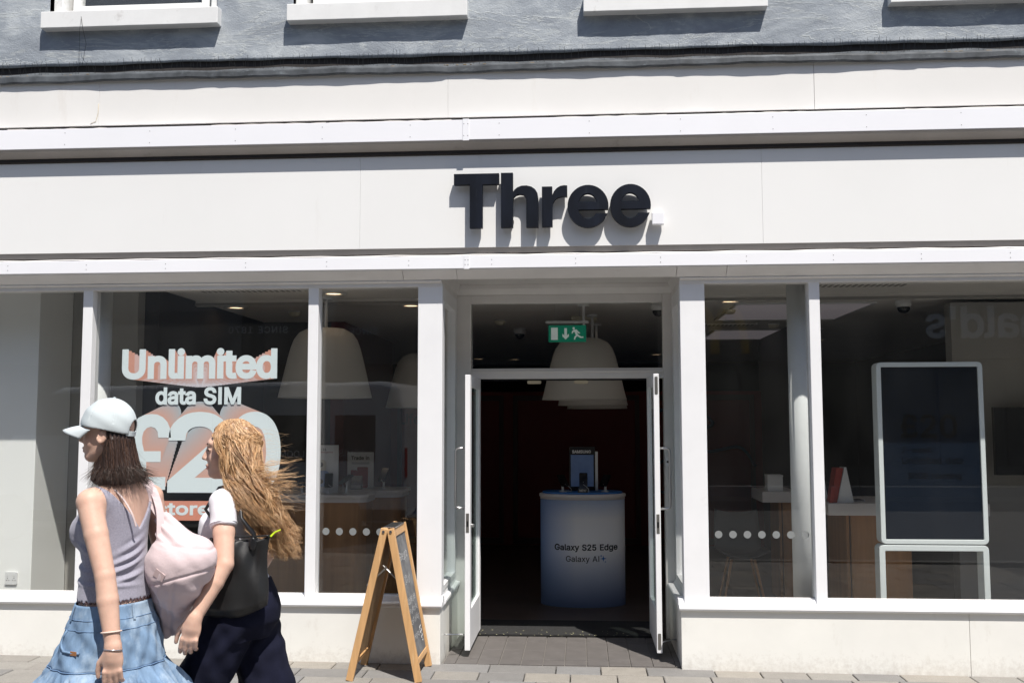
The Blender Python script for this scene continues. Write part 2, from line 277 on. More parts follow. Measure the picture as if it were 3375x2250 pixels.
GLY = "A480|16,0 201,509 276,509 463,0 395,0 287,302 264,372 232,478 245,478 213,371 191,302 85,0|110,142 110,199 370,199 370,142;B456|60,0 60,509 241,509 266,508 289,504 310,499 329,491 359,469 381,442 394,410 398,374 395,344 387,320 373,301 356,286 315,267 315,262 339,257 363,245 385,227 402,203 414,173 418,136 413,100 400,67 377,39 344,18 324,10 301,4 275,1 247,0|125,57 245,57 272,58 296,63 315,70 330,80 349,105 355,137 352,161 342,184 327,203 306,218 279,228 248,231 125,231|125,285 238,285 265,288 288,296 308,309 323,326 333,348 336,372 330,403 313,429 283,446 240,452 125,452;C510|267,-7 235,-5 205,1 177,11 150,25 126,42 104,63 86,88 70,115 57,146 48,179 42,215 40,254 42,293 48,329 57,362 70,393 86,421 104,445 126,466 150,484 177,498 205,508 235,514 267,516 305,513 340,504 373,490 402,471 427,447 448,418 463,385 473,348 408,348 401,373 389,395 357,428 315,449 267,456 245,454 223,450 203,443 184,432 166,419 150,403 137,385 125,364 116,340 109,314 105,285 103,254 105,223 109,194 116,168 125,145 137,123 151,105 166,89 184,76 203,66 223,59 245,54 267,53 315,60 357,81 389,114 408,160 473,160 463,124 448,91 428,62 402,38 373,19 341,5 305,-4;D502|219,0 96,0 96,57 215,57 244,58 272,63 296,70 318,81 337,94 354,110 368,128 379,149 388,172 394,198 398,226 399,255 398,285 394,312 388,337 379,361 368,381 354,399 338,415 320,428 299,438 275,446 249,450 221,452 93,452 93,509 225,509 261,507 294,501 325,492 353,478 377,461 399,441 418,418 433,391 446,361 455,329 460,293 462,255 460,217 455,181 446,149 433,119 417,92 398,68 376,48 351,31 322,17 291,8 256,2|125,509 125,0 60,0 60,509;E419|60,0 60,509 372,509 372,452 125,452 125,286 355,286 355,229 125,229 125,57 375,57 375,0;F410|60,0 60,509 369,509 369,452 125,452 125,278 346,278 346,221 125,221 125,0;G520|269,-7 236,-5 205,1 176,11 149,25 125,43 104,64 85,88 69,116 57,146 47,179 42,215 40,254 42,293 47,329 57,362 69,393 85,421 103,445 125,466 149,484 175,498 203,508 233,514 265,516 304,513 340,504 374,489 403,469 429,445 449,416 465,384 474,349 408,349 387,393 356,427 315,448 265,456 243,454 222,450 202,443 183,432 166,419 150,404 137,385 125,364 116,340 109,314 105,285 103,254 105,223 109,194 116,168 125,145 137,124 151,105 166,90 184,76 203,66 224,59 246,54 269,53 309,57 345,71 374,93 396,123 404,141 410,160 414,180 415,202 434,199 283,199 283,256 478,256 478,200 476,170 471,141 463,115 451,91 436,69 419,50 399,33 377,19 352,8 326,0 298,-5;H517|60,0 60,509 125,509 125,289 392,289 392,509 457,509 457,0 392,0 392,232 125,232 125,0;I300|31,0 31,57 118,57 118,452 31,452 31,509 269,509 269,452 183,452 183,57 269,57 269,0;L393|60,0 60,509 125,509 125,57 361,57 361,0;M628|60,0 60,509 152,509 277,187 287,159 299,123 311,84 322,49 307,49 318,83 330,121 342,158 352,187 476,509 568,509 568,0 504,0 504,291 504,327 505,369 506,413 507,457 513,457 498,409 482,363 467,322 456,291 342,0 286,0 170,291 159,321 145,361 129,408 112,457 119,457 120,416 121,372 122,328 122,291 122,0;N523|60,0 60,509 136,509 343,183 363,151 388,107 414,55 405,54 401,108 399,157 399,195 399,509 463,509 463,0 387,0 202,290 177,331 148,381 108,452 119,454 122,384 124,328 125,291 125,0;O533|267,-7 235,-5 205,1 177,11 150,25 126,42 105,63 86,88 70,115 57,146 48,179 42,215 40,254 42,293 48,329 57,362 70,393 86,421 105,445 126,466 150,484 177,498 205,508 235,514 267,516 299,514 329,508 357,498 384,484 408,466 429,445 448,421 464,393 477,362 486,329 491,293 493,254 491,215 486,179 477,146 464,115 448,88 429,63 408,42 384,25 357,11 329,1 299,-5|267,53 289,54 310,59 330,66 349,76 367,89 383,105 396,123 408,144 418,168 425,194 429,223 430,254 429,286 425,314 418,341 408,365 396,386 383,404 367,420 349,433 330,443 310,450 289,454 267,456 245,454 223,450 203,443 184,433 167,420 151,404 137,385 125,364 116,340 109,314 105,285 103,254 105,223 109,194 116,168 125,144 137,123 151,105 167,89 184,76 203,66 223,59 245,54;P445|60,0 60,509 235,509 263,507 289,503 312,497 332,487 350,476 366,462 379,447 390,430 398,411 404,391 407,370 409,348 407,325 404,304 398,284 390,265 379,248 366,233 350,219 332,207 312,198 289,191 263,187 235,186 109,186 109,242 233,242 269,246 297,256 318,272 333,294 342,319 344,348 342,376 333,402 318,423 297,439 268,449 232,452 125,452 125,0;S447|224,-9 197,-8 172,-4 149,1 128,9 108,19 91,31 76,45 64,60 54,77 46,96 41,115 38,137 104,137 110,110 123,88 142,71 166,59 194,52 224,49 257,52 286,60 311,74 329,92 341,114 346,139 342,161 332,179 316,193 296,205 245,222 184,239 154,249 128,260 105,274 86,289 71,307 60,326 54,348 52,372 58,413 75,448 87,463 102,476 119,488 138,498 158,506 180,511 203,514 227,516 252,514 275,511 296,505 316,498 351,476 377,449 394,415 401,378 337,378 326,412 302,437 286,447 267,453 247,457 225,459 194,456 167,448 145,435 129,418 118,398 115,376 119,352 131,334 148,319 169,308 212,293 264,279 312,264 359,238 379,220 395,198 405,171 408,139 403,99 386,64 374,48 360,34 343,21 323,11 302,2 278,-4 252,-8;T449|32,452 32,509 417,509 417,452 257,452 257,0 193,0 193,452;U517|259,-8 230,-7 203,-2 177,5 154,15 133,28 114,43 98,60 85,80 74,101 66,124 62,148 60,173 60,509 124,509 124,178 128,144 141,113 160,87 187,68 220,56 259,52 298,56 331,68 357,87 377,113 389,144 393,178 393,509 457,509 457,173 456,148 451,124 443,101 433,80 419,60 403,43 384,28 363,15 340,5 315,-2 288,-7;W686|155,0 16,509 82,509 163,196 175,145 187,94 197,40 189,40 200,94 211,145 224,196 306,509 380,509 462,196 474,145 486,94 497,40 488,40 499,94 510,145 523,196 603,509 670,509 530,0 455,0 368,323 351,391 336,475 350,475 335,395 318,323 230,0;a389|160,-9 126,-5 94,5 68,22 48,45 35,73 30,108 34,138 43,161 58,179 78,193 125,211 178,220 234,227 265,235 273,243 276,255 276,257 273,279 267,297 256,311 240,322 220,329 196,331 171,329 149,322 118,301 100,274 41,291 57,322 79,346 104,364 133,375 163,382 194,384 239,379 286,360 306,343 322,320 333,290 337,251 337,0 277,0 277,52 272,52 252,25 215,1 190,-6|170,45 202,49 228,59 248,74 263,93 272,115 276,138 276,190 259,182 231,176 200,171 175,168 134,159 117,150 103,139 95,124 92,105 94,87 102,72 114,61 130,52;b424|229,-8 198,-5 172,4 138,31 118,59 112,59 112,0 53,0 53,509 114,509 114,319 118,319 137,346 171,373 197,381 229,384 252,383 274,378 294,371 313,361 330,347 345,332 359,313 370,293 379,270 385,245 389,218 390,189 389,160 385,133 379,108 370,84 359,64 346,45 330,29 313,16 294,5 274,-2 252,-7|220,47 253,51 279,66 301,88 316,117 325,151 328,189 325,227 316,261 301,290 280,311 253,325 220,330 188,325 161,312 140,291 125,263 116,229 113,189 116,150 125,115 140,86 162,65 188,51;c396|207,-8 182,-7 159,-2 137,6 117,16 98,30 82,46 68,64 56,85 46,108 40,133 36,159 34,187 36,216 40,243 46,268 56,291 68,312 82,330 98,346 117,360 137,371 159,378 182,383 207,384 260,377 305,356 340,322 362,277 303,262 290,289 270,311 242,325 207,330 173,325 145,310 124,287 108,258 99,224 96,187 99,151 108,117 124,89 145,66 173,51 207,46 243,52 271,66 292,89 304,117 363,102 354,78 341,56 306,21 261,-1;d424|195,-8 172,-7 151,-2 130,5 111,16 94,29 79,45 66,64 55,84 46,108 39,133 35,160 34,189 35,218 39,245 46,270 55,293 66,313 79,332 95,347 112,361 131,371 151,378 173,383 196,384 228,381 253,373 287,346 306,319 311,319 311,509 372,509 372,0 313,0 313,59 307,59 287,31 252,4 227,-5|205,47 236,51 263,65 284,86 299,115 309,150 312,189 309,229 300,263 284,291 263,312 237,325 205,330 172,325 145,311 124,290 108,261 99,227 96,189 99,151 109,117 124,88 145,66 172,51;e404|212,-8 185,-7 161,-2 138,6 117,16 98,30 82,46 68,64 56,85 46,108 40,132 35,159 34,187 35,215 39,242 46,267 55,290 67,311 81,329 97,346 115,359 135,370 157,378 180,383 205,384 236,382 266,374 294,361 319,341 341,315 357,282 363,263 368,242 370,219 371,194 371,169 75,169 75,221 309,221 307,237 298,269 283,294 263,314 237,326 205,330 173,326 146,313 125,294 109,270 99,241 96,211 96,178 100,139 110,106 128,80 151,61 179,50 212,46 254,53 285,73 306,105 365,91 353,63 335,39 311,19 283,4 249,-5;f254|228,379 228,327 6,327 6,379|81,0 81,432 84,461 96,486 113,505 135,519 161,527 187,530 222,527 243,521 227,468 215,472 195,474 171,470 154,460 145,443 142,419 142,0;g425|207,-151 168,-148 134,-140 105,-127 82,-110 64,-91 51,-69 101,-41 122,-66 154,-88 178,-95 207,-97 249,-92 282,-75 304,-47 311,-6 311,68 306,68 287,41 252,16 227,8 195,5 173,6 152,10 132,17 113,27 95,39 80,53 67,71 55,90 46,112 39,136 35,163 34,191 35,220 39,246 46,271 55,293 66,314 80,332 95,347 112,361 131,371 152,378 173,383 196,384 228,382 253,373 288,346 308,319 313,319 313,379 372,379 372,-9 371,-32 367,-54 360,-73 350,-90 324,-117 291,-136 271,-142 251,-147 229,-150|205,59 237,63 264,75 285,95 300,121 309,154 312,193 309,231 300,264 285,291 264,312 237,325 205,330 172,325 145,312 124,290 109,262 99,229 96,193 99,155 109,123 124,96 145,76 172,63;h410|114,227 114,0 53,0 53,509 114,509 114,287 102,287 112,312 124,332 137,349 152,362 187,379 227,384 264,380 295,369 321,349 341,321 348,304 353,285 356,264 357,240 357,0 296,0 296,235 290,275 273,304 246,323 210,329 184,326 161,317 141,303 126,283 117,257;i167|53,0 53,379 114,379 114,0|84,443 67,446 54,455 44,468 41,483 44,499 54,512 67,521 84,524 100,521 114,512 123,499 126,483 123,468 114,455 100,446;k381|110,137 110,212 121,212 284,379 360,379 184,199 177,199|53,0 53,509 114,509 114,0|294,0 148,186 191,229 372,0;l189|139,-2 101,3 74,20 58,47 53,84 53,509 114,509 114,99 115,77 120,62 130,54 146,52 160,53 170,54 181,3 162,-1;m610|53,0 53,379 112,379 112,295 108,295 118,323 132,346 151,363 172,376 195,384 219,386 257,380 287,361 309,331 321,295 312,295 322,321 337,343 357,361 381,375 407,383 437,386 468,383 497,372 522,354 541,328 553,296 557,255 557,0 496,0 496,254 490,289 473,313 447,326 419,330 395,328 374,320 358,307 345,290 338,270 335,247 335,0 274,0 274,260 269,288 253,311 229,326 199,330 178,328 158,320 140,307 126,289 117,266 114,238 114,0;n410|114,227 114,0 53,0 53,379 112,379 112,287 102,287 112,312 124,332 137,349 152,362 187,379 227,384 264,380 295,369 321,349 341,321 348,304 353,285 356,264 357,240 357,0 296,0 296,235 290,275 273,304 246,323 210,329 184,326 161,317 141,303 126,283 117,257;o415|207,-8 182,-7 159,-2 137,6 117,16 98,30 82,46 68,64 56,85 46,108 40,133 36,159 34,187 36,216 40,243 46,268 56,291 68,312 82,330 98,346 117,360 137,371 159,378 182,383 207,384 233,383 256,378 278,371 299,360 317,346 333,330 347,312 359,291 369,268 376,243 380,216 381,187 380,159 376,133 369,108 359,85 347,64 333,46 317,30 299,16 278,6 256,-2 233,-7|207,46 242,51 270,66 292,89 307,117 316,151 319,187 316,224 307,258 292,287 270,310 242,325 207,330 173,325 145,310 124,287 108,258 99,224 96,187 99,151 108,117 124,89 145,66 173,51;p424|53,-143 53,379 112,379 112,319 118,319 137,346 171,373 197,381 229,384 252,383 274,378 294,371 313,361 330,347 345,332 359,313 370,293 379,270 385,245 389,218 390,189 389,160 385,133 379,108 370,84 359,64 346,45 330,29 313,16 294,5 274,-2 252,-7 229,-8 198,-5 173,4 138,31 118,59 114,59 114,-143|220,47 253,51 279,66 301,88 316,117 325,151 328,189 325,227 316,261 301,290 280,311 253,325 220,330 188,325 161,312 140,291 125,263 116,229 113,189 116,150 125,115 140,86 162,65 188,51;q424|372,-143 311,-143 311,59 306,59 287,31 252,4 227,-5 195,-8 172,-7 151,-2 130,5 111,16 94,29 79,45 66,64 55,84 46,108 39,133 35,160 34,189 35,218 39,245 46,270 55,293 66,313 79,332 95,347 112,361 131,371 151,378 173,383 196,384 228,381 253,373 287,346 307,319 313,319 313,379 372,379|205,47 236,51 263,65 284,86 299,115 309,150 312,189 309,229 300,263 284,291 263,312 237,325 205,330 172,325 145,311 124,290 108,261 99,227 96,189 99,151 109,117 124,88 145,66 172,51;r259|53,0 53,379 112,379 112,321 115,321 130,347 152,367 181,380 213,385 229,384 243,384 243,322 230,324 207,326 182,323 159,315 140,301 126,284 117,262 114,237 114,0;s365|182,-8 145,-5 112,3 84,18 62,38 45,63 36,94 94,107 105,79 124,60 150,49 181,45 217,50 244,62 262,81 268,103 265,121 254,136 237,147 212,155 149,170 125,177 104,186 87,196 72,208 53,237 47,274 51,305 65,332 87,354 115,370 149,381 187,384 223,381 254,372 279,358 299,339 314,316 324,290 268,277 258,298 243,316 219,328 187,333 156,329 131,317 114,299 109,277 112,258 124,243 144,232 172,223 229,209 254,202 275,194 292,183 306,171 325,142 331,107 326,75 312,47 290,24 260,6 223,-5;t227|204,379 204,327 6,327 6,379|65,471 126,471 126,98 128,76 136,61 150,53 170,50 185,51 202,54 213,2 192,-3 168,-4 145,-3 125,2 107,10 92,21 72,52 65,93;u410|182,-5 146,-1 115,11 89,31 69,59 62,76 57,95 54,116 53,139 53,379 114,379 114,144 119,105 137,75 164,56 200,50 226,53 249,62 268,77 283,97 293,122 296,153 296,379 357,379 357,0 298,0 298,92 307,92 297,67 286,47 272,30 257,17 222,0;v389|163,0 17,379 84,379 165,155 187,87 206,21 184,21 203,87 224,155 305,379 371,379 226,0;w567|138,0 23,379 87,379 133,214 154,137 175,41 165,41 186,135 206,214 252,379 316,379 362,214 382,136 402,41 391,41 413,135 434,214 480,379 545,379 429,0 368,0 319,172 305,225 291,280 277,338 291,338 277,280 263,225 248,172 199,0;x379|21,0 171,218 171,171 29,379 100,379 147,306 179,253 207,206 175,206 202,253 233,306 282,379 352,379 209,169 209,214 358,0 287,0 231,85 200,136 173,182 205,182 178,136 148,85 91,0;y389|47,-139 61,-86 71,-87 104,-89 118,-84 130,-74 141,-58 151,-36 163,-1 17,379 84,379 165,155 187,87 206,21 184,21 202,87 224,155 305,379 371,379 204,-58 177,-107 159,-124 139,-136 117,-143 91,-145 65,-143;z380|42,0 42,46 254,320 254,323 48,323 48,379 333,379 333,331 126,60 126,56 339,56 339,0;0453|227,-7 199,-5 174,1 151,11 130,24 111,41 95,62 80,86 69,113 60,144 53,178 49,214 48,254 49,294 53,330 60,364 69,395 81,422 95,447 112,467 130,484 151,498 174,508 200,514 227,516 254,514 279,508 302,498 323,484 342,467 358,447 372,422 384,395 393,364 400,330 404,294 405,254 404,214 400,178 393,144 384,113 373,86 359,62 342,41 323,24 302,11 279,1 254,-5|227,50 261,56 290,74 303,87 313,103 323,122 330,144 336,168 340,194 343,223 344,254 343,285 340,314 336,341 330,365 323,387 313,405 303,422 290,435 261,453 227,460 192,453 163,435 151,422 140,405 131,387 123,365 117,341 113,314 110,285 109,254 110,223 113,194 117,168 123,144 131,122 140,103 151,87 163,74 192,56;1453|76,0 76,55 391,55 391,0|276,509 276,0 212,0 212,448 209,448 86,358 86,427 198,509;2453|64,0 64,47 234,229 282,282 311,327 318,348 320,371 317,397 308,419 293,436 273,449 250,457 224,460 196,457 172,447 153,433 139,413 130,390 127,362 66,362 67,384 71,405 77,424 86,442 111,473 143,496 162,505 182,511 203,514 225,516 247,514 268,511 288,505 306,497 337,474 361,445 376,411 381,372 378,345 371,318 357,290 336,259 267,180 153,60 153,57 389,57 389,0;3453|218,-7 195,-6 173,-3 152,2 133,10 98,30 70,57 52,91 44,132 109,132 115,107 126,87 144,71 165,59 191,52 219,50 248,53 275,61 297,74 315,93 325,116 329,145 326,172 316,196 299,217 275,234 242,244 201,248 157,248 157,299 288,448 288,452 70,452 70,509 372,509 372,461 211,278 211,289 239,290 264,288 287,284 308,276 327,265 344,253 359,239 371,222 381,205 387,186 392,166 393,145 392,123 387,103 380,84 370,66 358,50 344,36 327,23 309,12 288,4 266,-2 243,-6;4453|40,105 40,158 247,509 311,509 109,166 109,163 413,163 413,105|282,0 282,121 282,146 282,318 343,318 343,0;5453|221,-7 199,-6 178,-2 159,3 140,11 108,32 83,60 66,93 60,130 122,130 127,108 138,89 154,73 173,60 196,52 221,50 250,53 276,64 298,82 314,104 324,131 328,162 324,193 314,221 297,244 275,262 248,273 218,277 167,268 145,258 128,246 67,253 96,509 366,509 366,452 151,452 134,301 136,301 155,315 178,325 203,331 229,334 263,330 294,321 321,306 345,285 364,260 379,231 388,199 391,163 390,139 385,117 379,95 369,76 357,57 343,41 327,27 309,15 289,6 268,-1 245,-5;6453|226,-7 203,-5 182,-1 161,5 142,15 125,26 109,40 96,56 84,74 75,94 69,115 65,138 64,162 68,199 80,239 89,261 102,285 118,311 137,340 252,509 322,509 151,261 145,261 165,288 196,307 235,314 257,313 278,309 298,303 316,295 346,271 370,240 378,221 384,201 388,180 389,157 388,134 384,112 377,92 368,73 356,55 343,39 327,26 310,14 291,5 271,-2 249,-6|226,48 254,52 279,63 299,79 314,101 324,128 327,157 324,187 314,213 299,235 279,251 254,262 226,265 198,262 174,252 153,235 138,214 128,188 125,158 128,128 138,102 153,79 174,63 198,52;7453|97,0 323,448 323,452 62,452 62,509 391,509 391,449 165,0;8453|226,-7 201,-6 178,-2 156,3 136,11 101,33 74,62 57,96 52,135 55,166 65,195 81,220 101,241 125,256 153,265 153,267 119,282 93,308 76,342 70,380 75,417 90,450 114,477 146,498 164,506 184,511 204,514 226,516 248,514 269,511 288,506 306,498 337,477 361,450 377,417 382,380 376,342 359,308 333,282 300,267 300,265 327,256 351,241 372,220 387,195 397,166 401,135 395,96 378,62 352,33 317,11 296,3 275,-2 251,-6|226,49 258,52 285,60 307,74 323,91 333,113 337,139 333,165 322,189 305,208 283,223 256,232 226,235 196,232 169,223 147,208 130,189 119,165 115,139 119,113 129,91 145,74 167,60 195,52|226,290 252,292 274,300 293,313 307,330 316,351 319,376 316,399 308,420 294,437 275,449 252,457 226,460 200,457 177,449 159,437 145,420 136,399 133,376 136,351 145,330 159,313 178,300 201,292;9453|226,516 249,514 271,510 291,503 310,494 328,482 343,468 356,452 368,434 377,414 384,393 388,371 389,347 385,309 373,270 363,248 350,224 334,197 315,168 200,0 130,0 301,248 307,248 287,221 257,202 218,195 195,196 175,199 155,206 137,214 106,237 83,269 74,287 68,307 65,329 64,352 65,375 69,397 75,417 85,436 96,454 110,469 125,483 143,494 162,504 182,510 203,514|226,460 199,457 174,446 154,429 138,407 129,381 125,352 129,322 138,295 154,274 174,257 199,247 226,243 254,247 279,257 299,273 314,295 324,321 327,350 324,381 314,407 299,429 279,446 254,457;£425|37,41 37,57 62,61 80,74 90,95 93,125 85,358 86,380 89,401 94,421 102,439 125,471 156,495 174,504 194,510 216,514 239,516 277,511 310,499 339,480 362,454 378,422 387,385 328,377 318,411 300,437 273,453 240,459 210,456 186,446 168,430 155,410 148,387 146,360 153,127 152,106 145,89 123,64 92,49 61,42|37,0 37,57 301,57 315,58 324,63 330,85 330,107 388,107 388,91 382,51 366,23 339,6 299,0|37,229 37,280 311,280 311,229;%676|175,283 146,286 121,297 101,314 86,335 78,360 75,388 75,412 78,440 87,464 101,486 121,503 146,513 175,517 206,513 230,503 250,486 264,464 273,440 276,412 276,388 273,360 264,335 250,314 230,297 205,286|175,327 198,332 212,346 221,365 223,388 223,412 221,435 213,454 198,468 175,473 153,468 138,454 130,435 127,412 127,388 130,365 138,346 153,332|501,-10 471,-6 446,5 426,21 412,43 403,68 400,95 400,120 403,147 412,172 427,194 447,210 471,221 501,225 531,221 556,210 576,194 590,172 598,147 601,120 601,95 598,68 589,43 575,21 555,5 531,-6|501,35 523,39 538,53 546,73 549,95 549,120 546,142 538,162 524,176 501,180 479,176 464,162 456,142 453,120 453,95 455,73 464,53 479,39|132,0 482,509 540,509 191,0;-453|337,244 337,188 114,188 114,244;.188|95,-4 78,-1 63,9 53,24 50,41 53,59 63,73 78,83 95,87 113,83 128,73 138,59 141,41 138,24 128,9 113,-1;'206|78,318 70,509 136,509 128,318;’177|52,318 82,509 151,509 98,318"
_load()
GLYPHS['I'] = (240, [[(88, 0), (88, 509), (152, 509), (152, 0)]])
# ------------------------------------------------------------------ ground, pavement, road
def gz(x): return -0.007*(x+1.08)
mat('paving_bed', (.10, .095, .09), .9)
for i, (c, v) in enumerate([((.225,.21,.19),.10), ((.185,.178,.17),.10), ((.265,.243,.212),.10), ((.205,.20,.195),.08), ((.24,.226,.205),.10)]):
    mat('paving_%d' % i, c, .82, var=(9, .07), bump=(140, .25, .002), stain=((.11,.10,.09), 7, .60, .35))
    nt_ = M['paving_%d' % i].node_tree; n_ = nt_.nodes; b_ = n_['Principled BSDF']
    t_ = n_.new('ShaderNodeTexNoise'); t_.inputs['Scale'].default_value = 320; t_.inputs['Detail'].default_value = 3
    tc_ = n_.new('ShaderNodeTexCoord'); nt_.links.new(tc_.outputs['Object'], t_.inputs['Vector'])
    mr_ = n_.new('ShaderNodeMapRange'); mr_.inputs[1].default_value = .35; mr_.inputs[2].default_value = .65; mr_.inputs[3].default_value = .72; mr_.inputs[4].default_value = 1.22
    nt_.links.new(t_.outputs['Fac'], mr_.inputs[0])
    src_ = b_.inputs['Base Color'].links[0].from_socket
    mul_ = n_.new('ShaderNodeMix'); mul_.data_type = 'RGBA'; mul_.blend_type = 'MULTIPLY'; mul_.inputs[0].default_value = 1
    nt_.links.new(src_, mul_.inputs[6]); nt_.links.new(mr_.outputs[0], mul_.inputs[7]); nt_.links.new(mul_.outputs[2], b_.inputs['Base Color'])
mat('asphalt', (.05, .05, .052), .85, var=(3, .15), bump=(120, .4, .004))
mat('door_tile', (.118, .108, .102), .6, var=(7, .12), bump=(60, .12, .002), stain=((.2,.19,.18), 9, .58, .35))
mat('tile_grout', (.20, .185, .17), .9)

pav = tag(MB().add([(-14,.06,gz(-14)-.03),(14,.06,gz(14)-.03),(14,-5.2,gz(14)-.03),(-14,-5.2,gz(-14)-.03),
                    (-14,.06,gz(-14)-.25),(14,.06,gz(14)-.25),(14,-5.2,gz(14)-.25),(-14,-5.2,gz(-14)-.25)],
                   [(0,3,2,1),(4,5,6,7),(0,1,5,4),(2,3,7,6)]).build('pavement', 'paving_bed'), kind='structure')
def slab_mb(mb, x0, x1, y0, y1, dz, b=.004):
    lo = -.045; g = .0035; x0 += g; x1 -= g; y0 += g; y1 -= g
    z = lambda x: gz(x)+dz
    v = [(x0,y0,z(x0)+lo),(x1,y0,z(x1)+lo),(x1,y1,z(x1)+lo),(x0,y1,z(x0)+lo),
         (x0,y0,z(x0)-b),(x1,y0,z(x1)-b),(x1,y1,z(x1)-b),(x0,y1,z(x0)-b),
         (x0+b,y0+b,z(x0)),(x1-b,y0+b,z(x1)),(x1-b,y1-b,z(x1)),(x0+b,y1-b,z(x0))]
    f = [(4,5,9,8),(5,6,10,9),(6,7,11,10),(7,4,8,11),(8,9,10,11),(0,1,5,4),(1,2,6,5),(2,3,7,6),(3,0,4,7)]
    mb.add(v, f)
y = .035; row = 0; rest = [MB() for _ in range(5)]
while y > -5.1:
    d = (.21, .21, .32)[row % 3]; x = -4.9 - random.random()*.3
    while x < 4.6:
        ln = random.choice((.30, .30, .305, .45)); k = random.choices(range(5), (4, 4, 2, 3, 3))[0]; dz = random.uniform(-.0025, .0015)
        if row < 5:
            mb = MB(); slab_mb(mb, x, x+ln, y-d, y, dz); mb.build('paving_slab', 'paving_%d' % k, pav)
        else: slab_mb(rest[k], x, x+ln, y-d, y, dz)
        x += ln
    y -= d; row += 1
for k in range(5): tag(rest[k].build('paving_field', 'paving_%d' % k, pav), kind='stuff')
# wider pavement ends of the street stay one laid field
tag(MB().box(-40, 40, -15.6, -5.2, -.6, -.13).build('road', 'asphalt'), kind='structure')
kerb = tag(box('kerb', (-14, 14, -5.33, -5.2, -.3, -.015), 'paving_1', None, .012), kind='structure')
tag(box('ground', (-90, 90, -90, 90, -.8, -.62), 'asphalt'), kind='structure')
tag(box('far_pavement', (-40, 40, -18.9, -15.6, -.6, -.02), 'paving_1'), kind='structure')

# doorway floor
ent = tag(MB().box(-.965, .72, .04, .93, -.2, -.012).build('entrance_floor', 'tile_grout'), kind='structure')
for i in range(12):
    for j in range(4):
        x0 = -.965+i*.15-.06; y0 = .04+j*.285-.14
        a, b_, c, d = max(x0, -.96), min(x0+.15, .715), max(y0, .045), min(y0+.285, .925)
        if b_-a < .02 or d-c < .02: continue
        z = -.002+random.uniform(-.001, .001)
        MB().box(a+.003, b_-.003, c+.003, d-.003, -.02, z).build('floor_tile', 'door_tile', ent, .002)

# ------------------------------------------------------------------ the shop building
B = thing('shop_building', 'white shopfront with wide white fascia under a grey painted upper wall', 'building', (0, 0, 0))
XL, XR = -5.6, 5.2
# upper wall: uneven render, lower edge ragged, window openings cut as piers between the windows
WIN = [(-3.90, -2.63), (-2.065, -.815), (.065, 1.29), (2.18, 3.40)]
def wall_grid(x0, x1, z0, z1, nx, nz, ragged):
    V = []; F = []
    rs = np.random.default_rng(3)
    for j in range(nz+1):
        for i in range(nx+1):
            x = x0+(x1-x0)*i/nx; z = z0+(z1-z0)*j/nz
            yy = .002*math.sin(x*2.1+z*3)+.0012*math.sin(x*5.3+1+z*7)+.0009*math.sin(x*13+z*17)+rs.normal(0, .0004)
            if ragged and j == 0: z += .005*math.sin(x*1.9)+.003*math.sin(x*6.1+.5)+.002*math.sin(x*17)
            V.append((x, yy, z))
    for j in range(nz):
        for i in range(nx): a = j*(nx+1)+i; F.append((a, a+1, a+nx+2, a+nx+1))
    n0 = len(V)                                           # underside lip
    for i in range(nx+1 if ragged else 0): p = V[i]; V.append((p[0], .022, p[2]+.002))
    for i in range(nx if ragged else 0): F.append((i+1, i, n0+i, n0+i+1))
    return MB().add(V, F)
wall_grid(XL, XR, 4.268, 4.555, 400, 14, True).build('upper_wall', 'grey_render', B, smooth=True)
edges = [XL]+[e for ab in WIN for e in ab]+[XR]
for i in range(0, len(edges), 2):
    wall_grid(edges[i], edges[i+1], 4.555, 6.3, 60, 40, False).build('upper_wall', 'grey_render', B, smooth=True)
wall_grid(XL, XR, 6.3, 8.6, 60, 20, False).build('upper_wall', 'grey_render', B, smooth=True)
box('wall_core', (XL, XR, .12, .45, 3.0, 4.5), 'dark_gap', B)
box('recess_back', (XL, XR, .0225, .10, 4.13, 4.33), 'dark_gap', B)  # near-black strip stands in for the shadow gap under the render
mat('cornice_stone', (.5, .5, .5), .7)
box('parapet', (XL, XR, -.15, .6, 8.6, 8.9), 'cornice_stone', B, .02)
mat('window_white', (.74, .74, .73), .5, var=(5, .05), bump=(70, .2, .002, (1,1,.2)), stain=((.4,.38,.36), 9, .60, .45))
mat('room_dark', (.03, .03, .03), .9)
for i, (a, b_) in enumerate(WIN):
    c = (a+b_)/2
    wn = box('window', (a, b_, .26, .30, 4.60, 6.3), 'room_dark', B)
    fr = MB(); fr.box(a, a+.07, .05, .25, 4.64, 6.3).box(b_-.07, b_, .05, .25, 4.64, 6.3).box(a+.07, b_-.07, .05, .25, 6.2, 6.3).box(a+.07, b_-.07, .09, .25, 4.64, 4.70)
    fr.build('frame', 'window_white', wn, .006)
    sa = MB(); sa.box(a+.11, a+.17, .12, .19, 4.70, 6.2).box(b_-.17, b_-.11, .12, .19, 4.70, 6.2).box(a+.17, b_-.17, .12, .19, 4.70, 4.765)
    sa.build('sash', 'window_white', wn, .004)
    box('pane', (a+.17, b_-.17, .15, .156, 4.765, 6.2), 'glass', wn)
    V = []                                                # sill, slightly sagging and chipped
    s = MB(); n = 24; x0, x1 = a-.028, b_+.028
    for q in range(n+1):
        x = x0+(x1-x0)*q/n; e = .0006*math.sin(q*1.7+i)+.0006*math.sin(q*.6)
        V += [(x, -.077+e, 4.522+e), (x, -.077+e*.5, 4.645+e*.5), (x, .10, 4.665), (x, .10, 4.522)]
    F = [(q*4+k, q*4+(k+1) % 4, q*4+4+(k+1) % 4, q*4+4+k) for q in range(n) for k in range(4)]+[(0,1,2,3),(n*4+3,n*4+2,n*4+1,n*4)]
    s.add(V, F).build('sill', 'window_white', wn, .004)
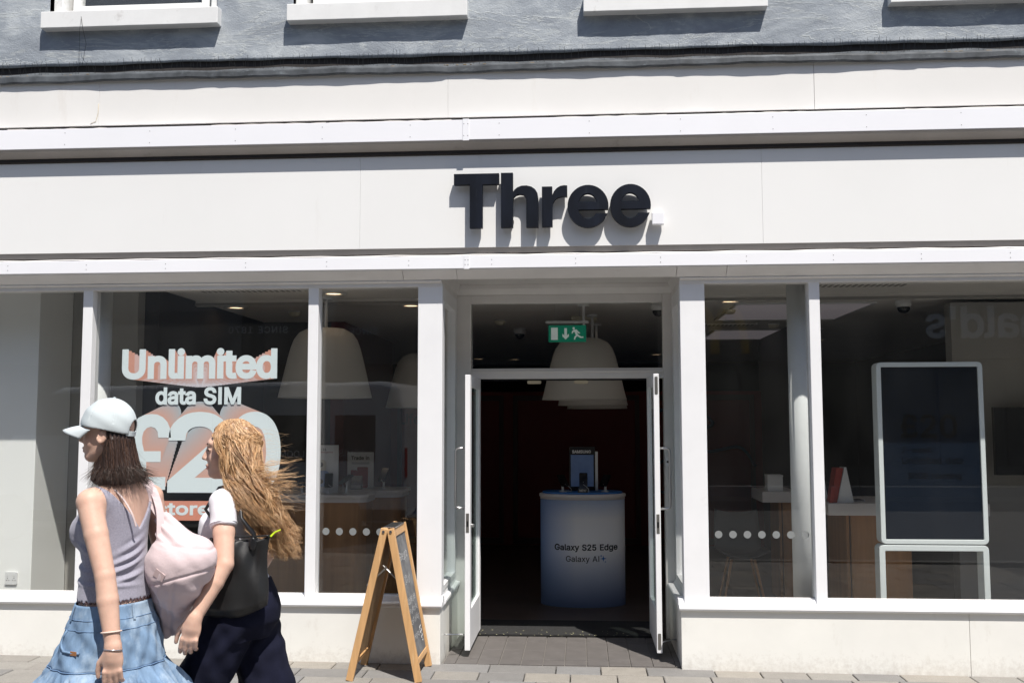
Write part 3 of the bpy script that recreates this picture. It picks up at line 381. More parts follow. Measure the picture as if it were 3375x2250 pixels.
# lead flashing: apron sloping to a rolled, dented lip
def lead():
    V = []; F = []; n = 420; pr = 5
    for i in range(n+1):
        x = XL+(XR-XL)*i/n
        w1 = .0035*math.sin(x*1.7)+.0028*math.sin(x*4.3+2)+.0022*math.sin(x*11+1)+.0012*math.sin(x*29)
        st = .006*math.floor((x+.93)/1.62)                     # lapped sheets
        st = .004*((math.floor((x+.93)/1.62)) % 2)
        up = .004*math.sin(x*3.1+.7)+.004*math.sin(x*7.7)+.003*math.sin(x*17)
        for yy, zz in ((.022, 4.212+up*.6), (-.01, 4.202+up*.9), (-.07, 4.178+up*.6), (-.136-w1-st, 4.146+w1*.4), (-.150-w1-st, 4.137+w1*.4), (-.1525-w1*1.1-st, 4.128+w1*.4), (-.153-w1*1.2-st, 4.096+w1*.7), (-.150-w1*1.1-st, 4.090+w1*.7), (-.130-w1-st, 4.088+w1*.7)):
            V.append((x, yy, zz))
    k = 9
    for i in range(n):
        for j in range(k-1): F.append((i*k+j, (i+1)*k+j, (i+1)*k+j+1, i*k+j+1))
    MB().add(V, F).build('lead_flashing', 'lead', B)
lead()
box('flashing_core', (XL, XR, -.118, .05, 4.121, 4.128), 'dark_gap', B)
# bird spikes and droppings along the ledge: far thinner than a pixel
mat('spike', (.06, .06, .06), .4, .8)
sp = MB(); x = -4.25
while x < 3.3:
    for _ in range(random.choice((1, 1, 2))):
        lean = random.gauss(0, .010) if -2.4 < x else random.gauss(0, .022); yy = random.uniform(-.13, -.06)
        if random.random() < .9: sp.tube([(x, yy, 4.14), (x+lean, yy-.015+random.uniform(-.02, .03), 4.255+random.uniform(-.012, .008))], .0013, 3)
        x += random.uniform(.008, .014)
    x += random.uniform(.014, .028)
tag(sp.build('bird_spikes', 'spike', B), kind='stuff')
db = MB()
for _ in range(170):
    x = random.uniform(-4.2, 3.0); r = random.uniform(.004, .012)
    db.lathe([(r, 0), (r*.8, r*.35), (r*.2, r*.5)], (x, -.132+random.uniform(-.006, .006), 4.140), 6, random.uniform(1, 2.2), 1)
tag(db.build('ledge_debris', 'debris', B), kind='stuff')
# cream panels
for a, b_ in ((XL, -3.445), (-3.4438, -.9165), (-.9155, 1.606), (1.6085, XR)):
    box('fascia_panel', (a, b_, -.12, -.02, 3.771, 4.12), 'cream_panel', B, .0008)
# gap, projecting cornice board with cover strip, slanted underside
box('gap_backing', (XL, XR, -.105, -.0, 3.70, 3.7705), 'dark_gap', B)
box('cornice_board', (XL, -.785, -.19, -.115, 3.587, 3.731), 'board_white', B, .003)
box('cornice_board', (-.779, XR, -.19, -.115, 3.589, 3.733), 'board_white', B, .003)
box('cover_strip', (-.803, -.759, -.1935, -.1905, 3.583, 3.736), 'board_white', B, .001)
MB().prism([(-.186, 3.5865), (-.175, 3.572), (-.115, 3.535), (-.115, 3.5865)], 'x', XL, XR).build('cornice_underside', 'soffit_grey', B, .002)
MB().prism([(-.115, 3.5345), (-.118, 3.513), (-.099, 3.505), (-.05, 3.505), (-.05, 3.5345)], 'x', XL, XR).build('cornice_mould', 'dark_gap', B, .001)
# thin worn sealant edge above the board
for a in (-4.1, -2.6, -1.75, -.2, .9, 2.2):
    l_ = random.uniform(.5, 1.2); v = []; n = 14
    mb = MB(); pts = [(a+l_*q/n, -.150, 3.742+random.uniform(-.004, .004)) for q in range(n+1)]
    mb.tube(pts, .004, 5); mb.build('sealant', 'soffit_grey', B)
# main fascia
for a, b_ in ((XL, -1.5378), (-1.5368, 1.2442), (1.2452, XR)):
    box('fascia_panel', (a, b_, -.10, -.02, 2.852, 3.512), 'fascia_panel', B, .0008)
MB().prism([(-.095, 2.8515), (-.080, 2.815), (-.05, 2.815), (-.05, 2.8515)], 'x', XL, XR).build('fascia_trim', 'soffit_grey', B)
box('gap_backing', (XL, XR, -.07, -.0, 2.76, 2.8145), 'dark_gap', B)
MB().tube([(XL+(XR-XL)*q/60, -.088, 2.801+.003*math.sin(q*1.9)) for q in range(61)], .005, 5).build('sealant', 'shopfront_trim', B)
box('lower_board', (XL, -.786, -.098, -.02, 2.706, 2.795), 'board_white', B, .003)
box('lower_board', (-.780, XR, -.098, -.02, 2.707, 2.796), 'board_white', B, .003)
box('cover_strip', (-.803, -.766, -.1015, -.0985, 2.702, 2.798), 'board_white', B, .001)
# screws in both boards
sc = MB()
for xs, yy, zs in ((np.arange(-4.3, 3.3, .62)+.03, -.191, (3.617, 3.700)), (np.arange(-4.2, 3.3, .58)+.11, -.099, (2.733, 2.766)), ((-.795, -.767), -.194, (3.617, 3.700)), ((-.795, -.775), -.102, (2.733, 2.766))):
    for x in xs:
        for z in zs: sc.add([(x+.0032*math.cos(k*math.pi/3), yy-.0005, z+.0032*math.sin(k*math.pi/3)) for k in range(6)], [tuple(range(6))])
tag(sc.build('screws', 'dull_metal', B), kind='stuff')
# slanted soffit under the lower board, then the head rail above the glass
for a, b_ in ((XL, -1.24), (-1.237, -.86), (-.857, .66), (.663, 1.0), (1.003, XR)):
    MB().prism([(-.094, 2.7055), (-.085, 2.694), (-.012, 2.642), (-.012, 2.7055)], 'x', a, b_).build('soffit_board', 'shopfront_trim', B, .0015)
MB().prism([(-.0115, 2.641), (-.0115, 2.632), (.012, 2.624), (.012, 2.598), (.12, 2.598), (.12, 2.641)], 'x', XL, -.972).build('head_rail', 'shopfront_trim', B, .002)
MB().prism([(-.0115, 2.641), (-.0115, 2.632), (.012, 2.624), (.012, 2.598), (.12, 2.598), (.12, 2.641)], 'x', .686, XR).build('head_rail', 'shopfront_trim', B, .002)

# stall riser, sill, posts, panes
POST = [(-3.584, -3.512), (-1.929, -1.856), (-1.142, -.969), (.687, .857), (1.566, 1.639)]
for x0, x1, jo in ((XL, -.972, ()), (.662, XR, (2.55,))):
    ed = [x0]+list(jo)+[x1]
    for a, b_ in zip(ed, ed[1:]):
        V = [(a,0,gz(a)-.06),(b_-.002,0,gz(b_)-.06),(b_-.002,.12,gz(b_)-.06),(a,.12,gz(a)-.06),(a,0,.377),(b_-.002,0,.377),(b_-.002,.12,.377),(a,.12,.377)]
        MB().add(V, [(0,3,2,1),(4,5,6,7),(0,1,5,4),(1,2,6,5),(2,3,7,6),(3,0,4,7)]).build('stall_riser', 'riser_paint', B, .003)
SILL = [(.13,.3775),(-.012,.3775),(-.026,.383),(-.031,.394),(-.027,.406),(-.012,.412),(.02,.414),(.034,.450),(.13,.450)]
MB().prism(SILL, 'x', XL, -.962).build('sill', 'white_paint', B, .002)
MB().prism(SILL, 'x', .648, XR).build('sill', 'white_paint', B, .002)
for a, b_ in POST:
    box('post', (a, b_, .018, .135, .4125 if b_-a < .1 else .412, 2.6225), 'white_paint', B, .003)
for a, b_ in ((-1.0, .69),): pass
PANES = [(XL, -3.584), (-3.512, -1.929), (-1.856, -1.142), (.857, 1.566), (1.639, XR)]
panes = []
for a, b_ in PANES:
    p = box('pane', (a+.004, b_-.004, .080, .088, .451, 2.5975), 'glass', B); panes.append(p)
    MB().box(a, b_, .070, .0795, .4505, .458).build('glazing_bead', 'shopfront_trim', B)
SKEW = lambda x: -.06*(x+1.499)
for v in panes[2].data.vertices: v.co.y += SKEW(v.co.x)
# frosted dots on the glass
mat('frosted', (.20, .21, .21), .6)
def dot(x, z, parent, sk=False):
    mb = MB(); mb.add([(x+.0256*math.cos(k*math.pi/12), .0788+(SKEW(x+.0256*math.cos(k*math.pi/12)) if sk else 0), z+.0256*math.sin(k*math.pi/12)) for k in range(24)], [tuple(range(24))])
    return mb.build('frosted_dot', 'frosted', parent)
for i in range(5): dot(-1.802+i*.0975, .881, panes[2], True)
for i in range(7): dot(.932+i*.0972, .877, panes[3])

# recessed entrance: side returns with glazed sidelights, ceiling, door frame, transom, two open leaves
for s, xo, xi in ((-1, -.972, -.925), (1, .690, .695)):
    if s < 0:
        box('reveal_riser', (-1.09, -.974, .1205, .97, -.1, .377), 'riser_paint', B, .003)
        MB().prism([(-1.08,.3775),(-.962,.3775),(-.955,.385),(-.955,.403),(-.962,.411),(-.985,.414),(-.99,.45),(-1.08,.45)], 'y', .131, .965).build('reveal_sill', 'white_paint', B, .002)
        box('reveal_pane', (-1.02, -1.014, .20, .86, .47, 2.50), 'glass', B)
        box('reveal_stile', (-1.05, -.985, .1355, .195, .4505, 2.62), 'white_paint', B, .002)
        box('reveal_stile', (-1.05, -.985, .87, .964, .4505, 2.62), 'white_paint', B, .002)
        box('reveal_stile', (-1.05, -.985, .1955, .8695, 2.52, 2.62), 'white_paint', B, .002)
        box('reveal_stile', (-1.05, -.985, .1955, .8695, .4505, .49), 'white_paint', B, .002)
    else:
        box('reveal_riser', (.664, .82, .1205, .97, -.1, .377), 'riser_paint', B, .003)
        MB().prism([(.81,.3775),(.660,.3775),(.653,.385),(.653,.403),(.660,.411),(.70,.414),(.72,.45),(.81,.45)], 'y', .131, .965).build('reveal_sill', 'white_paint', B, .002)
        box('reveal_pane', (.745, .751, .20, .86, .47, 2.50), 'glass', B)
        box('reveal_stile', (.715, .78, .1355, .195, .4505, 2.62), 'white_paint', B, .002)
        box('reveal_stile', (.715, .78, .87, .964, .4505, 2.62), 'white_paint', B, .002)
        box('reveal_stile', (.715, .78, .1955, .8695, 2.52, 2.62), 'white_paint', B, .002)
        box('reveal_stile', (.715, .78, .1955, .8695, .4505, .49), 'white_paint', B, .002)
box('entrance_ceiling', (-1.08, .82, -.0115, 1.0, 2.735, 2.78), 'shopfront_trim', B)
MB().prism([(.935, 2.7345), (.935, 2.70), (.965, 2.655), (1.0, 2.655), (1.0, 2.7345)], 'x', -.985, .715).build('ceiling_mould', 'shopfront_trim', B, .002)
MB().prism([(-.985, 2.7345), (-.955, 2.7345), (-.985, 2.66)], 'y', .02, .934).build('ceiling_mould', 'shopfront_trim', B)
MB().prism([(.715, 2.7345), (.685, 2.7345), (.715, 2.66)], 'y', .02, .934).build('ceiling_mould', 'shopfront_trim', B)
box('entrance_upstand', (-1.08, -.9855, .02, .97, 2.6205, 2.7345), 'shopfront_trim', B)
box('entrance_upstand', (.7155, .82, .02, .97, 2.6205, 2.7345), 'shopfront_trim', B)
FR = 'shopfront_trim'
box('door_frame', (-1.05, -.872, .97, 1.06, -.06, 2.6545), FR, B, .003)
box('door_frame', (.645, .81, .97, 1.06, -.06, 2.6545), FR, B, .003)
box('door_frame', (-.8715, .6445, .972, 1.06, 2.586, 2.6545), FR, B, .003)
box('door_frame', (-.8715, .6445, .968, 1.06, 1.985, 2.068), FR, B, .004)
box('door_frame', (-.8715, .6445, .955, .9675, 2.035, 2.050), FR, B, .003)
box('door_seal', (-.86, .63, .99, 1.03, 1.972, 1.9845), 'black_metal', B)
box('transom_pane', (-.871, .644, 1.01, 1.016, 2.0685, 2.5855), 'glass', B)
box('upper_infill', (-1.2, .95, 1.061, 1.09, 2.60, 2.9), 'dark_gap', B)
mat('brush_cream', (.55, .47, .33), .7)
for x in (-.37, .0):
    MB().prism(rbox(x-.055, x+.055, 1.945, 1.9715, .010, 3), 'y', .985, 1.0).build('door_stop', 'brush_cream', B)
# leaves: swung out at right angles, hinged on the frame
def leaf(xc, s, y0, y1):
    x0, x1 = xc-.019, xc+.019
    L = MB(); L.box(x0, x1, y0, y0+.085, .045, 1.985).box(x0, x1, y1-.085, y1, .045, 1.985)
    L.box(x0+.001, x1-.001, y0+.085, y1-.085, 1.90, 1.984).box(x0+.001, x1-.001, y0+.085, y1-.085, .046, .32)
    d = L.build('door', 'white_paint', B, .003)
    box('door_pane', (xc-.004, xc+.004, y0+.086, y1-.086, .321, 1.899), 'glass_door', d)
    xh = xc+s*.019
    MB().tube([(xh, y0+.045, 1.458), (xh+s*.05, y0+.045, 1.458), (xh+s*.066, y0+.045, 1.452), (xh+s*.073, y0+.045, 1.437), (xh+s*.073, y0+.045, 1.055),
               (xh+s*.066, y0+.045, 1.040), (xh+s*.05, y0+.045, 1.033), (xh, y0+.045, 1.033)], .0095, 10).build('pull_handle', 'steel', d, smooth=True)
    box('lock_plate', (xc-.011, xc+.011, y0-.0025, y0-.0002, .865, 1.0), 'dull_metal', d, .001)
    lb = MB(); lb.box(xc-.006, xc+.006, y0-.004, y0-.003, .905, .945); lb.build('lock_bolt', 'black_metal', d)
    for z in (.30, 1.0, 1.75):
        MB().tube([(xc+s*.024, y1+.004, z-.05), (xc+s*.024, y1+.004, z+.05)], .008, 8).build('hinge', 'dull_metal', d)
    return d
dl = leaf(-.812, -1, .215, .965)
dr = leaf(.532, 1, .215, .965)
MB().tube([(-.793, .26, .91), (-.780, .26, .91), (-.770, .26, .91)], [.016, .012, .012], 10).build('thumb_turn', 'steel', dl)
MB().box(-.776, -.764, .25, .27, .902, .918).build('thumb_turn', 'steel', dl)
MB().prism([(x_, z_) for x_, z_ in rbox(.521, .543, 1.84, 1.965, .006, 3)], 'y', .2125, .2148).build('flush_bolt', 'dull_metal', dr)
MB().prism([(x_, z_) for x_, z_ in rbox(.521, .543, .07, .18, .006, 3)], 'y', .2125, .2148).build('flush_bolt', 'dull_metal', dr)
# cabin hooks holding the leaves
MB().tube([(-.974, .17, .165), (-.95, .17, .165), (-.90, .22, .155), (-.850, .25, .15), (-.831, .25, .145)], .006, 6).build('cabin_hook', 'steel', B, smooth=True)
MB().tube([(.664, .40, .10), (.64, .40, .10), (.60, .34, .105), (.552, .30, .10)], .005, 6).build('cabin_hook', 'steel', B, smooth=True)
MB().prism(rbox(.655, .682, 1.30, 1.37, .012, 4), 'y', .9535, .9695).build('door_closer_plate', 'white_paint', B)
MB().tube([(.668, .951, 1.335), (.668, .9532, 1.335)], .009, 10).build('door_sensor', 'black_metal', B)
# roof and rear shell of the building so that no light leaks in
box('shell_wall', (XL-.25, XL, -.02, 12.5, -.3, 8.6), 'cornice_stone', B)
box('shell_wall', (XR, XR+.25, -.02, 12.5, -.3, 8.6), 'cornice_stone', B)
box('shell_wall', (XL, XR, 12.2, 12.5, -.3, 8.6), 'cornice_stone', B)
box('roof', (XL, XR, .46, 12.2, 8.3, 8.5), 'cornice_stone', B)
box('floor_slab', (XL, XR, .30, 12.2, 3.05, 3.25), 'cornice_stone', B)

# ------------------------------------------------------------------ raised sign letters
S = thing('shop_sign', 'raised dark navy shop name letters on the white fascia above the doors', 'sign', (-.2, -.1, 3.0))
def e_loops(x0, x1, z0, z1):
    cx, cz, rx, rz = 0, 0, 113, 120; P = []
    a0 = math.asin(-20/120); a1 = 2*math.pi+math.asin(-43/120)
    for k in range(41): a = a0+(a1-a0)*k/40; P.append((rx*math.cos(a), rz*math.sin(a)))
    ix, iz = 54, 72; b0 = 2*math.pi+math.asin(-43/72); b1 = math.pi+math.asin(20/72)
    P2 = []
    for k in range(21): a = b0+(b1-b0)*k/20; P2.append((ix*math.cos(a)-1, iz*math.sin(a)))
    outer = P+P2
    hole = [(ix*math.cos(a)-1, iz*math.sin(a)) for a in [math.asin(24/72)+(math.pi-2*math.asin(24/72))*k/16 for k in range(17)]][::-1]
    return fit([outer, hole], x0, x1, z0, z1)
def h_loops():
    P = [(0,0),(62,0),(62,150),(66,170),(78,183),(97,188),(116,184),(126,172),(130,155),(130,0),(192,0),(192,165),(188,192),(176,214),(157,229),(132,236),(106,235),(84,226),(70,213),(62,200),(62,310),(0,310)]
    return [P]
def r_loops():
    P = [(0,0),(60,0),(60,110),(64,138),(76,158),(95,170),(120,174),(144,172),(144,236),(126,238),(104,234),(84,222),(69,204),(59,182),(59,232),(0,232)]
    return [P]
LET = [('T', fit([[(90,0),(162,0),(162,250),(255,250),(255,312),(0,312),(0,250),(90,250)]], -.866, -.553, 2.975, 3.354)),
       ('h', fit(h_loops(), -.540, -.283, 2.975, 3.356)), ('r', fit(r_loops(), -.258, -.084, 2.976, 3.262)),
       ('e', e_loops(-.083, .197, 2.968, 3.261)), ('e', e_loops(.207, .484, 2.968, 3.262))]
for ch, L in LET:
    me = loops_to_mesh('letter', L, .021)
    co = np.empty(len(me.vertices)*3); me.vertices.foreach_get('co', co); co = co.reshape(-1, 3); co[:,1] += -.151; me.vertices.foreach_set('co', co.ravel())
    link('letter', me, 'sign_navy', S)
box('full_stop', (.491, .571, -.172, -.118, 2.982, 3.064), 'board_white', S, .003)
for x in (-.70, -.46, -.33, -.20, .0, .1, .30, .40, .53):
    box('standoff', (x-.006, x+.006, -.1298, -.1005, 3.02, 3.032), 'dull_metal', S)
# loose wires on the upper front
MB().tube([(-3.445, -.1225, 3.93), (-3.447, -.1225, 3.86), (-3.462, -.1225, 3.80), (-3.50, -.1225, 3.785)], .0016, 4).build('loose_wire', 'brush_cream', B, smooth=True)
MB().tube([(-3.62, -.079, 4.60), (-3.60, -.085, 4.50), (-3.585, -.06, 4.40), (-3.59, -.10, 4.22)], .0013, 4).build('loose_wire', 'black_metal', B, smooth=True)
MB().tube([(-3.62, -.079, 4.58), (-3.625, -.085, 4.50), (-3.635, -.06, 4.38), (-3.61, -.10, 4.22)], .0010, 4).build('loose_wire', 'black_metal', B, smooth=True)
# ------------------------------------------------------------------ shop interior
mat('shop_floor', (.075, .055, .045), .45, var=(3, .15), bump=(30, .05, .002))
mat('ceiling_white', (.78, .75, .71), .8, var=(2, .03))
mat('bay_bounce_floor', (.30, .27, .24), .5)  # lighter floor added in the window bays to bounce daylight indoors
mat('wall_white', (.80, .80, .78), .7, var=(2, .02), bump=(90, .1, .002))
mat('wall_grey', (.30, .29, .27), .7, var=(2, .03))
mat('wall_red', (.13, .012, .009), .6, var=(2, .08))
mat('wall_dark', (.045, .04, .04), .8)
mat('panel_frame', (.06, .03, .026), .6)
mat('column_white', (.66, .67, .67), .65, bump=(120, .35, .002), var=(5, .04))
mat('counter_white', (.62, .58, .56), .35)
mat('wood', (.36, .17, .06), .45, var=(2.5, .18, (6, 6, .5)), bump=(18, .08, .002, (6, 6, .5)))
mat('shade_fabric', (.56, .53, .49), .9, bump=(300, .15, .001))
mat('plastic_white', (.66, .66, .66), .35); mat('plastic_cream', (.6, .55, .42), .4); mat('plastic_black', (.012, .012, .014), .25)
mat('phone_black', (.008, .008, .01), .12); mat('phone_silver', (.55, .55, .56), .25, .8)
mat('downlight_on', (.9, .8, .65), .5, emit=((1.0, .70, .42), 2.0))
mat('troffer', (.75, .72, .74), .5, emit=((1.0, .88, .95), .05))
mat('black_print', (.012, .012, .012), .6); mat('white_print', (.7, .7, .7), .6); mat('red_print', (.30, .035, .025), .5)
mat('grey_print', (.2, .2, .2), .6); mat('blue_print', (.02, .14, .42), .4); mat('pale_blue_print', (.22, .32, .55), .5)
mat('exit_green', (.0, .22, .13), .5, emit=((.0, .35, .2), .10)); mat('exit_white', (.75, .8, .78), .5, emit=((.8, .9, .85), .12))
mat('tv_black', (.004, .004, .005), .2)
FL = tag(box('floor', (XL, XR, 1.062, 12.2, -.15, -.001), 'shop_floor'), kind='structure')
for a, b_ in ((XL, -1.10), (.83, XR)): tag(box('floor', (a, b_, .1205, 1.0615, -.15, -.0015), 'bay_bounce_floor'), kind='structure')
for i in range(9):
    for j in range(4):
        box('floor_tile', (-1.6+i*.38+.002, -1.6+(i+1)*.38-.002, 1.52+j*.38+.002, 1.52+(j+1)*.38-.002, -.0008, .0015), 'shop_floor', FL)
CE = tag(box('ceiling', (XL, XR, 1.95, 12.2, 2.75, 3.0), 'ceiling_white'), kind='structure')
tag(box('ceiling_front', (XL, -1.2, .1205, 1.9, 2.75, 3.0), 'ceiling_white'), kind='structure')
tag(box('ceiling_front', (.95, XR, .1205, 1.9, 2.75, 3.0), 'ceiling_white'), kind='structure')
tag(box('ceiling_front', (-1.1995, .9495, 1.0905, 1.9, 2.75, 3.0), 'ceiling_white'), kind='structure')
box('downstand', (XL, XR, 1.9005, 1.9495, 2.70, 3.0), 'ceiling_white', CE)
box('downstand', (XL, XR, 1.885, 1.9, 2.70, 2.725), 'wall_grey', CE)
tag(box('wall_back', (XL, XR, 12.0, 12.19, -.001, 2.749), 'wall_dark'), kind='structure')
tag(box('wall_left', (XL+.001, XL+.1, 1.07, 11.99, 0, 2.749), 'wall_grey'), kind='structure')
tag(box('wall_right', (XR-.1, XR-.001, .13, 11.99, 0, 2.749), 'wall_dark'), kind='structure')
# red partition with panelling
PA = tag(box('partition_wall', (-2.6, 2.4, 6.6, 6.75, 0, 2.05), 'wall_red'), kind='structure')
for a, b_ in ((-2.5, -1.05), (-.92, .78), (.9, 2.3)):
    fm = MB(); fm.box(a, b_, 6.575, 6.5995, .02, .10).box(a, b_, 6.575, 6.5995, 1.93, 2.0).box(a, a+.06, 6.575, 6.5995, .10, 1.93).box(b_-.06, b_, 6.575, 6.5995, .10, 1.93)
    fm.build('panel_frame', 'panel_frame', PA)
tag(box('side_partition', (-2.75, -2.6005, 3.9, 6.75, 0, 2.749), 'wall_red'), kind='structure')
tag(box('mural_wall', (2.4005, 2.55, 4.3, 6.75, 0, 2.749), 'wall_dark'), kind='structure')
# left display bay walls
pier = thing('window_pier', 'white wall pier with socket inside the far left window', 'pier', (-4.4, .5, 0))
box('pier_core', (-5.55, -4.175, .50, 1.0, -.001, 2.749), 'wall_white', pier, .004)
sk = MB().prism(rbox(-4.372, -4.278, .427, .520, .008, 3), 'y', .488, .4995).build('socket', 'plastic_white', pier)
for x in (-4.35, -4.30):
    box('switch', (x-.006, x+.006, .4855, .4878, .492, .507), 'plastic_white', sk)
    for dx, dz in ((0, .475), (-.009, .459), (.009, .459)): box('pin_hole', (x+dx-.0025, x+dx+.0025, .4865, .4879, dz-.003, dz+.003), 'plastic_black', sk)
bay = thing('display_bay_wall', 'wall panel, shade painted in as grey, standing right behind the left window pier', 'wall', (-4.0, 1.0, 0))
box('wall_panel', (-4.1745, -3.93, 1.0, 1.12, 0, 2.749), 'wall_grey', bay, .002)  # greyish shade on these panels is put into their colour
box('wall_panel', (-3.926, -3.62, .994, 1.12, 0, 2.749), 'wall_grey', bay, .002)
box('joint_trim', (-3.936, -3.922, .985, .9935, 0, 2.70), 'wall_white', bay)
box('lift_button_plate', (-4.0, -3.955, .988, .9995, 1.05, 1.235), 'plastic_black', bay)
box('indicator', (-3.985, -3.97, .9868, .9878, 1.075, 1.10), 'red_print', bay)
# white returning wall behind the sticker: dark back of the bay
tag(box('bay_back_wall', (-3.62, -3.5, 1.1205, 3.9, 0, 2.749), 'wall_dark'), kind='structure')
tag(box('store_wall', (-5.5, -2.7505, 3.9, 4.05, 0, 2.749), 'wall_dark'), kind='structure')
# round columns
for i, (x, yy, lab) in enumerate(((-3.615, .36, 'round white column behind the second window post from the left'), (1.575, .42, 'round white column behind the right hand window post'))):
    c = thing('column', lab, 'column', (x, yy, 0), 'round columns inside the shop windows')
    MB().lathe([(.078, 0), (.078, 2.749)], (x, yy, 0), 32).build('shaft', 'column_white', c, smooth=True)
    MB().lathe([(.095, 0.0005), (.095, .03), (.0785, .035)], (x, yy, 0), 32, caps=False).build('collar', 'column_white', c, smooth=True)
# ceiling fittings
def downlight(x, yy, lab, on=True):
    t = thing('downlight', lab, 'ceiling light', (x, yy, 2.75), 'recessed ceiling downlights')
    MB().lathe([(.115, -.0005), (.115, -.010), (.078, -.014), (.072, -.001)], (x, yy, 2.75), 28, caps=False).build('rim', 'plastic_white', t, smooth=True)
    MB().lathe([(.072, -.0045), (.05, -.005), (.001, -.0052)], (x, yy, 2.75), 28, caps=False).build('lamp', 'downlight_on' if on else 'plastic_white', t)
for x, yy, lab in ((-3.9, 1.3, 'downlight in the ceiling above the left end of the sticker window'), (-3.3, 2.4, 'downlight in the ceiling behind the Unlimited sticker, past the downstand'),
                   (-2.11, 1.45, 'downlight just inside the narrow window left of the door'), (-1.6, 2.38, 'downlight at the top right of the narrow left window'),
                   (.02, 4.09, 'downlight in the shop ceiling above the green exit sign'), (1.37, 2.3, 'downlight at the top left of the narrow window right of the door'),
                   (-1.78, 10.4, 'far back downlight low at the left of the door transom'), (-1.17, 10.6, 'far back downlight just above the open doorway at left'), (-2.2, 8.2, 'far downlight near the left edge of the door transom'),
                   (4.1, 1.5, 'downlight at the far right top corner of the shopfront'), (3.2, 6.8, 'far downlight seen left of the white frame screen'), (1.6, 8.5, 'far downlight low in the narrow right window'), (1.25, 9.6, 'farthest downlight in the narrow right window')):
    downlight(x, yy, lab)
for i, (x0, x1, y0, y1, lab) in enumerate(((1.45, 2.75, 2.5, 4.0, 'large square ceiling light panel nearest the right window'), (1.6, 2.9, 5.2, 6.6, 'second ceiling light panel behind the first in the right window'))):
    t = thing('ceiling_light_panel', lab, 'ceiling light', (x0, y0, 2.74), 'square ceiling light panels')
    fm = MB(); fm.box(x0, x1, y0, y0+.03, 2.735, 2.7495).box(x0, x1, y1-.03, y1, 2.735, 2.7495).box(x0, x0+.03, y0+.03, y1-.03, 2.735, 2.7495).box(x1-.03, x1, y0+.03, y1-.03, 2.735, 2.7495)
    fm.build('frame', 'plastic_white', t); box('diffuser', (x0+.031, x1-.031, y0+.031, y1-.031, 2.742, 2.7492), 'troffer', t)
def dome(x, yy, lab, z=2.75):
    t = thing('security_camera', lab, 'camera', (x, yy, z), 'dome security cameras')
    MB().lathe([(.07, -.0005), (.07, -.05), (.06, -.07)], (x, yy, z), 24).build('housing', 'plastic_white', t, smooth=True)
    MB().lathe([(.056*math.cos(a), -.071-.056*math.sin(a)) for a in [R(9*k) for k in range(11)]], (x, yy, z), 24, caps=False).build('dome_cover', 'plastic_black', t, smooth=True)
dome(.73, 2.45, 'black dome camera at the top right of the door transom'); dome(-.72, 4.85, 'black dome camera at the left of the door transom'); dome(2.94, 2.35, 'black dome camera under the ceiling above the white frame screen')
def detector(x, yy, lab):
    t = thing('smoke_detector', lab, 'smoke detector', (x, yy, 2.75), 'ceiling smoke detectors')
    MB().lathe([(.06, -.0005), (.06, -.02), (.045, -.045), (.02, -.052)], (x, yy, 2.75), 20).build('body', 'plastic_cream', t, smooth=True)
    MB().lathe([(.066, -.0005), (.066, -.008)], (x, yy, 2.75), 20, caps=False).build('base', 'plastic_white', t)
detector(-2.86, 2.85, 'white sensor on the ceiling right above the Unlimited sticker'); detector(-.88, 3.9, 'round detector on the ceiling at the left of the transom'); detector(1.47, 3.0, 'small detector on the ceiling in the narrow right window'); detector(2.2, 4.6, 'round detector on the ceiling right of the window post at right')
# ceiling vents (slots)
for k, (x0, yy, lab) in enumerate(((-3.2, 1.1, 'slotted ceiling vent above the sticker window'), (1.75, 1.2, 'slotted ceiling vent at the top of the big right window'), (1.1, 4.5, 'slotted ceiling vent behind the first light panel'))):
    t = thing('ceiling_vent', lab, 'vent', (x0, yy, 2.75), 'slotted ceiling vents')
    box('frame', (x0, x0+.9, yy, yy+.18, 2.742, 2.7495), 'ceiling_white', t)
    for q in range(18): box('slat', (x0+.03+q*.048, x0+.05+q*.048, yy+.02, yy+.16, 2.738, 2.7418), 'wall_grey', t)
# pendant shades
def pendant(x, yy, zb, h, rb, lab):
    t = thing('pendant_lamp', lab, 'lamp', (x, yy, 2.75), 'large cream bell pendant lamps')
    P = [(rb, 0), (rb*.955, h*.12), (rb*.875, h*.35), (rb*.80, h*.56), (rb*.745, h*.70), (rb*.68, h*.82), (rb*.57, h*.92), (rb*.40, h*.98), (.04, h)]
    P2 = P+[(.04, h-.012)]+[(r-.012, z-.006 if z > 0 else 0) for r, z in P[::-1][1:]]
    MB().lathe(P2, (x, yy, zb), 48, caps=False).build('shade', 'shade_fabric', t, smooth=True)
    MB().tube([(x, yy, zb+h-.005), (x, yy, 2.735)], .014, 10).build('rod', 'plastic_white', t)
    MB().lathe([(.055, 2.7245), (.055, 2.7495)], (x, yy, 0), 20).build('ceiling_rose', 'plastic_white', t)
pendant(.03, 2.45, 1.85, .58, .395, 'bell shaped pendant lamp in front, above the promotional counter in the doorway'); pendant(.12, 3.4, 1.81, .55, .36, 'second bell pendant lamp hanging behind the front one in the doorway')
pendant(.18, 4.4, 1.79, .55, .34, 'third and farthest bell pendant lamp in the doorway'); pendant(-2.25, 1.75, 1.86, .62, .41, 'bell pendant lamp seen between the sticker window and narrow left window')
pendant(-1.72, 3.9, 1.80, .60, .41, 'bell pendant lamp half hidden at the right of the narrow left window')
